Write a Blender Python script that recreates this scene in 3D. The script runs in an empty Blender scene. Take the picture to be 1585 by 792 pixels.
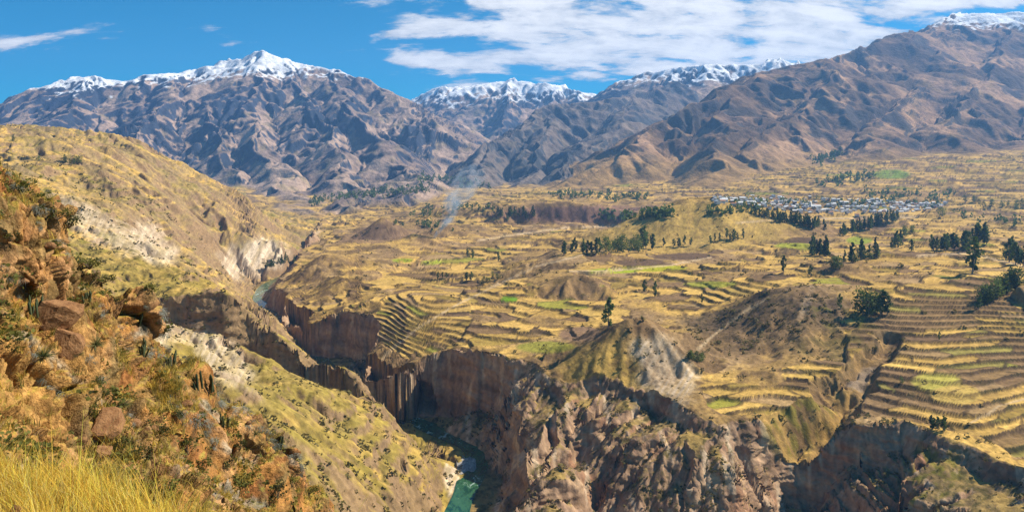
import bpy, math, random
import numpy as np
from mathutils import Vector, Matrix

random.seed(7)
RNG = np.random.default_rng(7)
SC = bpy.context.scene
COL = SC.collection
F = 1244.0            # focal length of the photograph in its own pixels
PX0, HOR = 792.5, 250.0   # principal column and horizon row of the photograph
K = 0.68              # metres per design unit of the far terrain

# ------------------------------------------------------------------ camera
cam = bpy.data.cameras.new('camera')
cam_o = bpy.data.objects.new('camera', cam)
COL.objects.link(cam_o)
cam_o.location = (0, 0, 0)
cam_o.rotation_euler = (math.radians(90), 0, 0)
cam.sensor_width = 36.0
cam.lens = 36.0 * F / 1585.0
cam.shift_y = -(396.0 - HOR) / 1585.0
cam.clip_start = 0.1
cam.clip_end = 80000.0
SC.camera = cam_o

# ------------------------------------------------------------------ light
SUN_AZ = math.radians(74.0)      # from the view direction (+Y) towards the right (+X)
SUN_EL = math.radians(43.0)
sun = bpy.data.lights.new('sun', 'SUN')
sun.energy = 5.0
sun.angle = math.radians(0.53)
sun.color = (1.0, 0.91, 0.77)
sun_o = bpy.data.objects.new('sun', sun)
COL.objects.link(sun_o)
sdir = Vector((math.sin(SUN_AZ) * math.cos(SUN_EL), math.cos(SUN_AZ) * math.cos(SUN_EL), math.sin(SUN_EL)))
sun_o.rotation_euler = (-sdir).to_track_quat('-Z', 'Y').to_euler()
sun_o.location = sdir * 500

SC.view_settings.view_transform = 'Standard'
SC.view_settings.look = 'None'
SC.view_settings.exposure = 0.64
SC.view_settings.gamma = 1.0
SC.view_settings.use_curve_mapping = False
SC.cycles.use_denoising = True
SC.cycles.denoiser = 'OPENIMAGEDENOISE'
SC.cycles.denoising_prefilter = 'NONE'
SC.cycles.denoising_input_passes = 'RGB_ALBEDO_NORMAL'
SC.cycles.sample_clamp_indirect = 3.0
SC.cycles.max_bounces = 6
SC.cycles.diffuse_bounces = 3
SC.cycles.volume_bounces = 1
SC.cycles.transparent_max_bounces = 8

# ------------------------------------------------------------------ node helper
class NB:
    def __init__(s, tree):
        s.t = tree
    def n(s, typ, **kw):
        nd = s.t.nodes.new(typ)
        for k, v in kw.items():
            setattr(nd, k, v)
        return nd
    def put(s, sock, v):
        if isinstance(v, bpy.types.NodeSocket):
            s.t.links.new(v, sock)
        else:
            sock.default_value = v
    def math(s, op, a, b=0.0, c=None, clamp=False):
        nd = s.n('ShaderNodeMath', operation=op)
        nd.use_clamp = clamp
        s.put(nd.inputs[0], a); s.put(nd.inputs[1], b)
        if c is not None:
            s.put(nd.inputs[2], c)
        return nd.outputs[0]
    def mix(s, fac, a, b, blend='MIX'):
        nd = s.n('ShaderNodeMix', data_type='RGBA', blend_type=blend)
        s.put(nd.inputs[0], fac); s.put(nd.inputs[6], a); s.put(nd.inputs[7], b)
        return nd.outputs[2]
    def ramp(s, fac, stops):
        nd = s.n('ShaderNodeValToRGB')
        cr = nd.color_ramp
        while len(cr.elements) < len(stops):
            cr.elements.new(0.5)
        for e, (p, c) in zip(cr.elements, stops):
            e.position = p
            e.color = c if len(c) == 4 else (*c, 1)
        s.put(nd.inputs[0], fac)
        return nd.outputs[0]
    def smooth(s, v, lo, hi, a=0.0, b=1.0):
        nd = s.n('ShaderNodeMapRange', interpolation_type='SMOOTHSTEP')
        s.put(nd.inputs[0], v); s.put(nd.inputs[1], lo); s.put(nd.inputs[2], hi)
        s.put(nd.inputs[3], a); s.put(nd.inputs[4], b)
        return nd.outputs[0]
    def noise(s, vec, scale, detail=4.0, rough=0.5, dist=0.0):
        nd = s.n('ShaderNodeTexNoise')
        if vec is not None:
            s.put(nd.inputs['Vector'], vec)
        nd.inputs['Scale'].default_value = scale
        nd.inputs['Detail'].default_value = detail
        nd.inputs['Roughness'].default_value = rough
        nd.inputs['Distortion'].default_value = dist
        return nd.outputs[0]
    def comb(s, x, y, z):
        nd = s.n('ShaderNodeCombineXYZ')
        s.put(nd.inputs[0], x); s.put(nd.inputs[1], y); s.put(nd.inputs[2], z)
        return nd.outputs[0]

# ------------------------------------------------------------------ sky
def build_world():
    w = bpy.data.worlds.new('World')
    SC.world = w
    w.use_nodes = True
    nt = w.node_tree
    nt.nodes.clear()
    b = NB(nt)
    sky = b.n('ShaderNodeTexSky', sky_type='NISHITA')
    sky.sun_disc = False
    sky.sun_elevation = SUN_EL
    sky.sun_rotation = SUN_AZ
    sky.altitude = 3600
    sky.air_density = 1.0
    sky.dust_density = 0.15
    sky.ozone_density = 4.0
    hs = b.n('ShaderNodeHueSaturation')
    hs.inputs['Hue'].default_value = 0.482
    hs.inputs['Saturation'].default_value = 1.85
    hs.inputs['Value'].default_value = 1.03
    nt.links.new(sky.outputs[0], hs.inputs['Color'])
    tc = b.n('ShaderNodeTexCoord')
    sep = b.n('ShaderNodeSeparateXYZ')
    nt.links.new(tc.outputs['Generated'], sep.inputs[0])
    x, y, z = sep.outputs
    zz = b.math('ADD', b.math('MAXIMUM', z, 0.0), 0.30)
    cx, cy = b.math('DIVIDE', x, zz), b.math('DIVIDE', y, zz)
    vec = b.comb(cx, b.math('MULTIPLY', cy, 1.9), 0.0)
    az = b.math('ARCTAN2', x, y)
    el = b.math('ARCSINE', z)
    def blob(a0, e0, sa, se, tilt=0.0, p=2.0):
        da = b.math('SUBTRACT', az, a0)
        de = b.math('SUBTRACT', b.math('SUBTRACT', el, e0), b.math('MULTIPLY', da, tilt))
        q = b.math('ADD', b.math('POWER', b.math('ABSOLUTE', b.math('DIVIDE', da, sa)), p),
                   b.math('POWER', b.math('ABSOLUTE', b.math('DIVIDE', de, se)), p))
        return b.math('POWER', 2.718, b.math('MULTIPLY', q, -1.0))
    n1 = b.noise(vec, 4.6, 10.0, 0.62, 0.25)
    n2 = b.noise(b.comb(b.math('ADD', cx, 7.3), cy, 3.0), 0.55, 2.0, 0.5)
    bank = blob(0.15, 0.168, 0.34, 0.060, -0.03, 4.0)
    b2 = blob(0.24, 0.118, 0.17, 0.026, 0.03)
    b3 = blob(-0.57, 0.122, 0.12, 0.014, -0.04)
    b4 = blob(-0.33, 0.150, 0.05, 0.018)
    b5 = blob(-0.10, 0.118, 0.06, 0.016)
    b6 = blob(0.56, 0.178, 0.10, 0.022, 0.05)
    b7 = blob(-0.05, 0.093, 0.06, 0.006, 0.04)
    b8 = blob(-0.48, 0.150, 0.05, 0.015, 0.2)
    out_lo = b.math('SUBTRACT', 1.0, blob(0.0, 0.10, 0.75, 0.2, 0.0, 6.0))
    cov = b.math('MULTIPLY', bank, 0.38)
    for bl, wt in ((b2, 0.33), (b3, 0.30), (b4, 0.24), (b5, 0.27), (b6, 0.34), (b7, 0.30), (b8, 0.24)):
        cov = b.math('ADD', cov, b.math('MULTIPLY', bl, wt))
    cov = b.math('MINIMUM', cov, 0.385)
    gen = b.math('MULTIPLY', b.math('MULTIPLY', b.smooth(n2, 0.42, 0.62), 0.22), out_lo)
    cov = b.math('ADD', cov, gen)
    dens = b.math('ADD', n1, cov)
    alpha = b.smooth(dens, 0.70, 0.85)
    alpha = b.math('MULTIPLY', alpha, 0.96)
    n3 = b.noise(b.comb(cx, cy, 5.0), 11.0, 6.0, 0.6)
    shade = b.smooth(b.math('ADD', b.math('MULTIPLY', dens, 0.8), b.math('MULTIPLY', n3, 0.35)), 0.70, 1.0)
    ccol = b.mix(shade, (5.2, 5.5, 6.0, 1), (10.4, 10.2, 10.0, 1))
    mixed = b.mix(alpha, hs.outputs[0], ccol)
    bg = b.n('ShaderNodeBackground')
    nt.links.new(mixed, bg.inputs[0])
    bg.inputs[1].default_value = 0.076
    out = b.n('ShaderNodeOutputWorld')
    nt.links.new(bg.outputs[0], out.inputs[0])
build_world()

# ------------------------------------------------------------------ numeric noise
_G = RNG.random(65536) * 2 * np.pi
_GX, _GY = np.cos(_G).astype(np.float32), np.sin(_G).astype(np.float32)
_R = RNG.random(65536).astype(np.float32)
_R2 = RNG.random(65536).astype(np.float32)

def _hid(xi, yi, seed):
    return ((xi + seed * 37) & 255) * 256 + ((yi + seed * 91) & 255)

def gn(x, y, seed=0):
    x = np.asarray(x, np.float32); y = np.asarray(y, np.float32)
    fx, fy = np.floor(x), np.floor(y)
    xi, yi = fx.astype(np.int32), fy.astype(np.int32)
    dx, dy = x - fx, y - fy
    u = dx * dx * dx * (dx * (dx * 6 - 15) + 10)
    v = dy * dy * dy * (dy * (dy * 6 - 15) + 10)
    def c(a, bb):
        h = _hid(xi + a, yi + bb, seed)
        return _GX[h] * (dx - a) + _GY[h] * (dy - bb)
    n0 = c(0, 0); n0 += u * (c(1, 0) - n0)
    n1 = c(0, 1); n1 += u * (c(1, 1) - n1)
    return (n0 + v * (n1 - n0)) * 1.41

def fbm(x, y, octv=4, seed=0, gain=0.5, lac=2.03):
    a, s, t = 1.0, 0.0, 0.0
    for i in range(octv):
        s = s + a * gn(x, y, seed + i * 3)
        t += a; a *= gain
        x, y = x * lac + 1.7, y * lac + 9.2
    return s / t * 1.5

def ridged(x, y, octv=4, seed=0, gain=0.5):
    a, s, t = 1.0, 0.0, 0.0
    for i in range(octv):
        s = s + a * (1 - np.abs(gn(x, y, seed + i * 3)) * 1.6)
        t += a; a *= gain
        x, y = x * 2.07 + 3.1, y * 2.07 + 1.9
    return s / t

def voro(x, y, seed=0, jit=0.9):
    """distance to the nearest cell border (F2-F1) and the cell hash"""
    x = np.asarray(x, np.float32); y = np.asarray(y, np.float32)
    fx, fy = np.floor(x).astype(np.int32), np.floor(y).astype(np.int32)
    f1 = np.full(x.shape, 9.0, np.float32); f2 = f1.copy()
    cid = np.zeros(x.shape, np.int32)
    for a in (-1, 0, 1):
        for c in (-1, 0, 1):
            h = _hid(fx + a, fy + c, seed)
            qx = fx + a + 0.5 + (_R[h] - 0.5) * jit - x
            qy = fy + c + 0.5 + (_R2[h] - 0.5) * jit - y
            d = np.sqrt(qx * qx + qy * qy)
            near = d < f1
            f2 = np.where(near, f1, np.minimum(f2, d))
            cid = np.where(near, (fx + a) * 4099 + (fy + c), cid)
            f1 = np.where(near, d, f1)
    return f2 - f1, cid

def gn3(x, y, z, seed=0):
    return (gn(x + 0.31 * z, y - 0.27 * z, seed) + gn(y + 5.1, z + 0.3 * x, seed + 1) + gn(z - 3.7, x + 0.23 * y, seed + 2)) * 0.62
def fbm3(x, y, z, octv=3, seed=0, gain=0.5):
    a, s, t = 1.0, 0.0, 0.0
    for i in range(octv):
        s = s + a * gn3(x, y, z, seed + 5 * i); t += a; a *= gain
        x, y, z = x * 2.03 + 1.3, y * 2.03 + 4.1, z * 2.03 + 7.7
    return s / t * 1.5
def voro3(x, y, z, seed=0):
    fx, fy, fz = (np.floor(v).astype(np.int32) for v in (x, y, z))
    f1 = np.full(x.shape, 9.0, np.float32); f2 = f1.copy(); cid = np.zeros(x.shape, np.int32); fct = f1 * 0
    for a in (-1, 0, 1):
        for b in (-1, 0, 1):
            for c in (-1, 0, 1):
                h = _hid(fx + a + 17 * (fz + c), fy + b + 59 * (fz + c), seed)
                vx, vy, vz = fx + a + _R[h] - x, fy + b + _R2[h] - y, fz + c + _R[h ^ 21845] - z
                d = vx * vx + vy * vy + vz * vz
                nr = d < f1
                g = h ^ 4660
                fct = np.where(nr, vx * (_R[g] - 0.5) + vy * (_R2[g] - 0.5) + vz * (_R[g ^ 255] - 0.2), fct)
                f2 = np.where(nr, f1, np.minimum(f2, d)); f1 = np.where(nr, d, f1)
                cid = np.where(nr, h, cid)
    return (np.sqrt(f2) - np.sqrt(f1)).astype(np.float32), cid, fct.astype(np.float32)

def sstep(a, b, x):
    t = np.clip((x - a) / (b - a), 0, 1)
    return t * t * (3 - 2 * t)

def lerp(a, b, t):
    return a + (b - a) * t

def gully(x, y, gx, gy, wave, amp, octs, seed, gain=0.55, slope_ref=0.4, hard=1.0):
    """erosion gullies that run down the local slope; returns the height to add"""
    dh = np.zeros(x.shape, np.float32)
    gx = gx.astype(np.float32).copy(); gy = gy.astype(np.float32).copy()
    f, a = 1.0 / wave, amp
    for o in range(octs):
        m = np.sqrt(gx * gx + gy * gy) + 1e-6
        sx, sy = -gy / m, gx / m
        st = np.minimum(m / slope_ref, 1.0)
        X, Y = (x * f).astype(np.float32), (y * f).astype(np.float32)
        fx, fy = np.floor(X), np.floor(Y)
        xi, yi = fx.astype(np.int32), fy.astype(np.int32)
        val = np.zeros(x.shape, np.float32); wt = val + 1e-5; der = val.copy()
        for i in (-1, 0, 1):
            for j in (-1, 0, 1):
                h = _hid(xi + i, yi + j, seed + o)
                vx = X - (fx + i + 0.5 + (_R[h] - 0.5) * 0.9)
                vy = Y - (fy + j + 0.5 + (_R2[h] - 0.5) * 0.9)
                w = np.exp(-2.2 * (vx * vx + vy * vy))
                ph = 6.2832 * (vx * sx + vy * sy)
                val += w * np.cos(ph); der -= w * np.sin(ph); wt += w
        val /= wt; der /= wt
        dh += a * st * (val - 0.15 * hard)
        k = a * st * f * 6.2832 * 0.55
        gx += der * sx * k; gy += der * sy * k
        f *= 2.0; a *= gain
    return dh

# ------------------------------------------------------------------ plan of the place (design units; photograph pixel + distance)
def pt(px, py, Y):
    return ((px - PX0) / F * Y, Y, (HOR - py) / F * Y)

P_CTL = [  # plateau on the far side of the river
 (1900,860,500),(1700,780,570),(1585,740,615),(1450,668,705),(1330,655,735),(1250,660,735),(1170,650,742),(1080,640,750),(960,592,840),(870,587,860),(800,556,920),
 (740,536,968),(690,546,985),(610,577,962),(565,590,985),(575,540,1100),(600,490,1200),(530,486,1240),(475,497,1270),
 (440,462,1480),(435,432,1750),(470,402,2000),(480,372,2450),
 (640,532,1050),(640,490,1140),(650,455,1260),(760,480,1160),(830,415,1500),(870,510,1030),(900,470,1150),(880,430,1350),
 (945,500,1030),(985,527,905),(1000,512,985),(1080,548,925),(1130,562,880),(1180,562,880),(1230,452,1045),(1180,465,1060),(1110,500,1040),(1290,455,1050),
 (1250,430,1190),(1330,602,810),(1320,480,990),(1400,470,980),(1500,500,935),(1450,560,850),(1550,600,800),(1500,640,735),
 (1585,450,1010),(1585,500,930),(1585,560,850),(1585,650,740),(1750,600,800),(1750,450,1000),(1900,420,1000),
 (1400,420,1200),(1300,400,1450),(1500,400,1350),(1585,400,1350),(1100,400,1600),(1000,402,1600),(900,402,1600),(1150,425,1280),(1050,440,1280),
 (1050,387,1750),(1050,345,2080),(1140,320,2280),(1200,335,2350),(1180,382,1800),(1250,345,2500),(1000,352,2250),(940,372,2050),
 (1300,331,2900),(1300,318,3200),(1450,326,3000),(1150,318,3100),(1200,335,2800),(1500,350,2300),(1350,365,2000),(1585,340,2400),
 (1500,308,3400),(1585,292,3600),(1400,288,3750),(1300,292,3750),(1150,302,3650),(1750,290,3500),(1400,256,4450),(1300,266,4250),(1585,250,4350),(1200,278,4150),(1500,268,4050),
 (830,345,2750),(900,345,2750),(1000,340,2850),(830,316,3050),(900,318,3100),(1020,322,3100),(760,330,2900),(900,303,3900),(1000,303,3800),(820,300,4200),
 (700,322,3600),(620,302,5000),(700,352,2700),(550,342,3100),(600,380,2100),(700,402,1800),(550,422,1600),(800,440,1400),(700,440,1500),
 (640,365,2400),(520,330,4000),(700,295,5500),(550,300,5500),(400,300,5500),(200,280,5500),(1000,280,5500),(1400,244,5000),(1700,235,5000),
 (480,350,2900),(380,330,3600),(200,290,4200),(0,270,4200),(-200,260,4200),
]
L_CTL = [  # bank and hills on the near side of the river
 (-100,600,420),(200,642,420),(400,762,430),(520,802,480),(620,830,590),(660,820,650),(690,792,725),(700,745,790),(696,702,860),
 (640,702,760),(600,636,880),(560,590,895),(515,567,902),(470,551,900),(430,528,905),(575,692,700),(500,652,680),(450,602,720),(400,602,680),(340,602,600),(480,742,520),(600,742,640),
 (330,562,760),(390,592,740),(300,457,880),(250,462,868),(370,477,902),(420,522,905),
 (200,442,900),(330,442,1100),(400,472,1250),(440,545,1150),(500,585,1050),(560,625,980),(640,690,880),(390,464,1690),(350,442,1500),(300,422,1400),(380,432,1880),(405,430,1960),
 (340,398,1950),(430,381,2060),(442,378,2200),(250,382,1500),(300,342,1800),(200,332,1500),(100,302,1300),(0,262,1500),(0,212,1900),(100,222,2000),
 (200,241,2200),(300,266,2400),(350,291,2450),(398,322,2500),(420,352,2520),(-150,215,2000),(150,402,1000),(60,402,800),(-200,300,1200),(-200,450,700),
 (300,287,3200),(400,332,3000),(200,262,3500),(480,350,2900),(0,245,3500),(380,330,3600),(200,290,4200),(0,270,4200),(-200,260,4200),(400,300,5500),(200,280,5500),(620,302,5000),
]
RIVER = [(420,260,-334),(260,330,-332),(90,430,-329),(-30,545,-325),(-58,650,-322),(-50,735,-320),(-42,806,-318),(-40,868,-315),(-76,920,-313),(-118,965,-311),(-165,1030,-309),(-235,1130,-306),(-290,1220,-304),
 (-390,1430,-300),(-485,1600,-296),(-543,1718,-293),(-570,1850,-291),(-575,1950,-289),(-568,2100,-287),(-590,2400,-283),(-610,2800,-275),(-600,3400,-255)]
RIM = [(1900,860,480),(1700,780,560),(1585,735,616),(1450,665,710),(1330,655,735),(1265,655,735),(1170,650,740),(1080,640,745),(960,590,840),(870,585,860),(800,555,920),
 (740,535,968),(690,546,985),(640,560,985),(610,577,962),(568,590,980),(560,570,1040),(575,540,1110),(590,492,1195),(540,486,1238),(480,495,1262),(452,520,1300),(440,485,1420),(437,455,1560),(432,430,1750),(462,402,2000),(475,372,2450),(490,350,2900),(500,330,3400)]

def catmull(P, n):
    P = np.array(P, float)
    Q = np.vstack([2 * P[0] - P[1], P, 2 * P[-1] - P[-2]])
    out = []
    for i in range(1, len(Q) - 2):
        for t in np.linspace(0, 1, n, endpoint=False):
            a, b, c, d = Q[i - 1], Q[i], Q[i + 1], Q[i + 2]
            out.append(0.5 * (2 * b + (c - a) * t + (2 * a - 5 * b + 4 * c - d) * t * t + (3 * b - a - 3 * c + d) * t ** 3))
    out.append(P[-1])
    return np.array(out)

RIV = catmull(RIVER, 3)
RIMP = catmull([pt(*p) for p in RIM], 3)

def pdist(x, y, pl, want_z=False):
    """distance to a polyline, arc position, height there and side (+ right of travel)"""
    best = np.full(x.shape, 1e12, np.float32)
    zz = np.zeros(x.shape, np.float32); side = zz.copy(); ss = zz.copy()
    acc = 0.0
    x = x.astype(np.float32); y = y.astype(np.float32)
    for i in range(len(pl) - 1):
        ax, ay = pl[i][0], pl[i][1]; bx, by = pl[i + 1][0], pl[i + 1][1]
        ex, ey = bx - ax, by - ay
        L2 = ex * ex + ey * ey
        vx, vy = x - np.float32(ax), y - np.float32(ay)
        t = np.clip((vx * ex + vy * ey) / L2, 0, 1)
        qx, qy = vx - t * ex, vy - t * ey
        d = qx * qx + qy * qy
        m = d < best
        best[m] = d[m]
        if want_z:
            zz[m] = pl[i][2] + (pl[i + 1][2] - pl[i][2]) * t[m]
        side[m] = (vx * ey - vy * ex)[m]
        ss[m] = acc + t[m] * math.sqrt(L2)
        acc += math.sqrt(L2)
    return np.sqrt(best), ss, zz, side

def inside(x, y, poly):
    r = np.zeros(x.shape, bool)
    n = len(poly)
    for i in range(n):
        ax, ay = poly[i][0], poly[i][1]; bx, by = poly[(i + 1) % n][0], poly[(i + 1) % n][1]
        if ay == by:
            continue
        c = ((ay > y) != (by > y)) & (x < (bx - ax) * (y - ay) / (by - ay) + ax)
        r ^= c
    return r

class TPS:
    def __init__(s, ctl):
        c = np.array([pt(*p) for p in ctl])
        s.a = np.column_stack([c[:, 0] / c[:, 1] * 1.4, np.log(c[:, 1])])
        n = len(c)
        d = ((s.a[:, None] - s.a[None]) ** 2).sum(-1)
        A = np.zeros((n + 3, n + 3))
        A[:n, :n] = 0.5 * d * np.log(d + 1e-12)
        A[:n, :n] += np.eye(n) * 2e-4
        A[:n, n] = 1; A[:n, n + 1:] = s.a
        A[n, :n] = 1; A[n + 1:, :n] = s.a.T
        s.w = np.linalg.solve(A, np.concatenate([c[:, 2], [0, 0, 0]]))
        # table
        s.u0, s.u1, s.b0, s.b1, s.nu, s.nb = -1.3, 1.3, math.log(280), math.log(16500), 330, 480
        U, B = np.meshgrid(np.linspace(s.u0, s.u1, s.nu), np.linspace(s.b0, s.b1, s.nb))
        Z = s.w[n] + s.w[n + 1] * U + s.w[n + 2] * B
        for k in range(n):
            dd = (U - s.a[k, 0]) ** 2 + (B - s.a[k, 1]) ** 2
            Z += s.w[k] * 0.5 * dd * np.log(dd + 1e-12)
        s.Z = Z
    def __call__(s, x, y):
        U = np.clip((x / y * 1.4 - s.u0) / (s.u1 - s.u0), 0, 0.9999) * (s.nu - 1)
        B = np.clip((np.log(y) - s.b0) / (s.b1 - s.b0), 0, 0.9999) * (s.nb - 1)
        i, j = U.astype(int), B.astype(int)
        a, b = U - i, B - j
        Z = s.Z
        return (Z[j, i] * (1 - a) + Z[j, i + 1] * a) * (1 - b) + (Z[j + 1, i] * (1 - a) + Z[j + 1, i + 1] * a) * b

TP, TL = TPS(P_CTL), TPS(L_CTL)

# mountains: crest and spur lines (pixel, pixel, distance), steepness
RIDGES = [
 # left massif, id 1
 (1, 0.50, [(-250,210,8500),(-100,190,8400),(0,163,8500),(60,140,8700),(130,120,9000),(200,126,9000),(245,117,9100),(290,108,9300),(340,95,9500),(400,82,9500),(450,92,9500),(500,103,9300),(560,120,9000),(610,147,8500),(640,168,8200),(658,195,7800)]),
 (1, 0.55, [(400,82,9500),(392,130,8600),(396,180,7700),(420,235,6800),(445,285,5600),(470,318,4500),(480,334,3700)]),
 (1, 0.55, [(500,103,9300),(540,160,8000),(585,215,7000),(618,258,5900),(632,288,4900),(636,300,4300)]),
 (1, 0.55, [(290,108,9300),(265,150,8200),(225,195,7200),(215,250,6300)]),
 (1, 0.55, [(130,120,9000),(110,165,8000),(60,205,7000),(0,240,6000)]),
 (1, 0.55, [(340,95,9500),(330,165,8100),(345,225,7000),(350,270,6200)]),
 (1, 0.6, [(450,92,9500),(470,160,8100),(520,215,7000),(545,268,5700),(556,305,4600),(560,322,3900)]),
 # far snowy peak, id 2
 (2, 0.45, [(600,170,13000),(640,158,12800),(690,137,12600),(740,131,12500),(790,123,12500),(840,133,12300),(890,140,12000),(940,148,12000)]),
 (2, 0.5, [(790,123,12500),(780,180,10800),(745,230,9500),(720,272,8200)]),
 (2, 0.5, [(690,137,12600),(682,205,10800),(678,265,9300)]),
 (2, 0.5, [(850,133,12300),(850,180,10800),(810,215,9800)]),
 # ridge before it, id 3
 (3, 0.5, [(712,292,5600),(740,252,6500),(780,212,7200),(830,176,7800),(868,163,8200),(930,155,8500),(990,147,8800),(1040,128,9300)]),
 (3, 0.55, [(868,163,8200),(850,220,7000),(830,265,6100),(800,290,5500)]),
 (3, 0.55, [(990,147,8800),(955,195,7300),(900,240,6200),(860,280,5400)]),
 # back range, id 4
 (4, 0.5, [(925,152,11500),(970,124,11200),(1010,112,10900),(1045,104,10700),(1100,99,10500),(1150,101,10500),(1190,90,10500),(1235,99,10500),(1300,120,10500)]),
 (4, 0.5, [(1045,104,10700),(1020,140,9800),(960,160,9300)]),
 # right mountain, id 5
 (5, 0.40, [(868,300,4500),(890,282,4700),(960,232,5300),(1040,186,5900),(1130,133,6600),(1190,112,7000),(1240,97,7300),(1290,90,7500),(1340,74,7900),(1385,57,8300),(1430,48,8800),(1470,28,9300),(1500,20,9600),(1560,20,9600),(1640,26,9600),(1800,60,9400),(2000,90,9000)]),
 (5, 0.42, [(1130,133,6600),(1140,190,5600),(1125,240,4800),(1090,285,4100)]),
 (5, 0.42, [(1290,90,7500),(1240,150,6300),(1190,215,5200),(1180,250,4700)]),
 (5, 0.42, [(1430,48,8800),(1430,100,7600),(1400,150,6600),(1370,200,5700),(1330,240,5000)]),
 (5, 0.42, [(1560,20,9600),(1540,90,7800),(1500,150,6600),(1470,205,5500),(1480,240,4900)]),
 (5, 0.42, [(1700,40,9500),(1640,110,7800),(1620,180,6200),(1610,240,4900)]),
]

def mountains(x, y):
    out, ids = np.full(x.shape, -400.0, np.float32), np.zeros(x.shape, np.int8)
    wx = x + 170 * fbm(x / 900, y / 900, 3, 41) + 40 * fbm(x / 220, y / 220, 2, 43)
    wy = y + 170 * fbm(x / 900, y / 900, 3, 51) + 40 * fbm(x / 220, y / 220, 2, 53)
    x32, y32 = wx.astype(np.float32), wy.astype(np.float32)
    for mid, k, pl in RIDGES:
        p = np.array([pt(*q) for q in pl])
        for i in range(len(p) - 1):
            e = p[i + 1] - p[i]
            L2 = e[0] ** 2 + e[1] ** 2
            vx, vy = x32 - p[i][0], y32 - p[i][1]
            t = np.clip((vx * e[0] + vy * e[1]) / L2, 0, 1)
            d = np.hypot(vx - t * e[0], vy - t * e[1])
            z = p[i][2] + e[2] * t
            d = np.sqrt(d * d + 8100.0) - 90.0
            # steep near the crest, easing out below
            c = z - k * (1.75 if mid == 5 else 1.5) * d * (0.72 + 0.28 * np.exp(-d / 500))
            dd = np.clip(0.5 + (c - out) / 60.0, 0, 1)
            new = out + (c - out) * dd + 15.0 * dd * (1 - dd)
            ids = np.where(c > out, mid, ids)
            out = new.astype(np.float32)
    return out, ids

CANYON_POLY = list(map(tuple, RIV[:, :2])) + [tuple(p[:2]) for p in RIMP[::-1]]
GULLY = np.array([pt(*p) for p in [(1372,522,905),(1345,545,865),(1325,585,815),(1292,606,795),(1262,640,755),(1232,690,705),(1215,740,660),(1200,790,620)]])
ESC = np.array([pt(*p) for p in [(700,335,2900),(770,325,2950),(800,318,3000),(830,316,3020),(900,319,3040),(960,321,3060),(1020,322,3080),(1080,320,3080),(1115,318,3080),(1180,316,3100)]])
CLIFF_L = np.array([pt(*p) for p in [(200,505,800),(236,474,850),(262,459,876),(300,457,884),(345,465,896),(380,478,904),(404,500,905),(432,535,905),(470,560,895)]])

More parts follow.
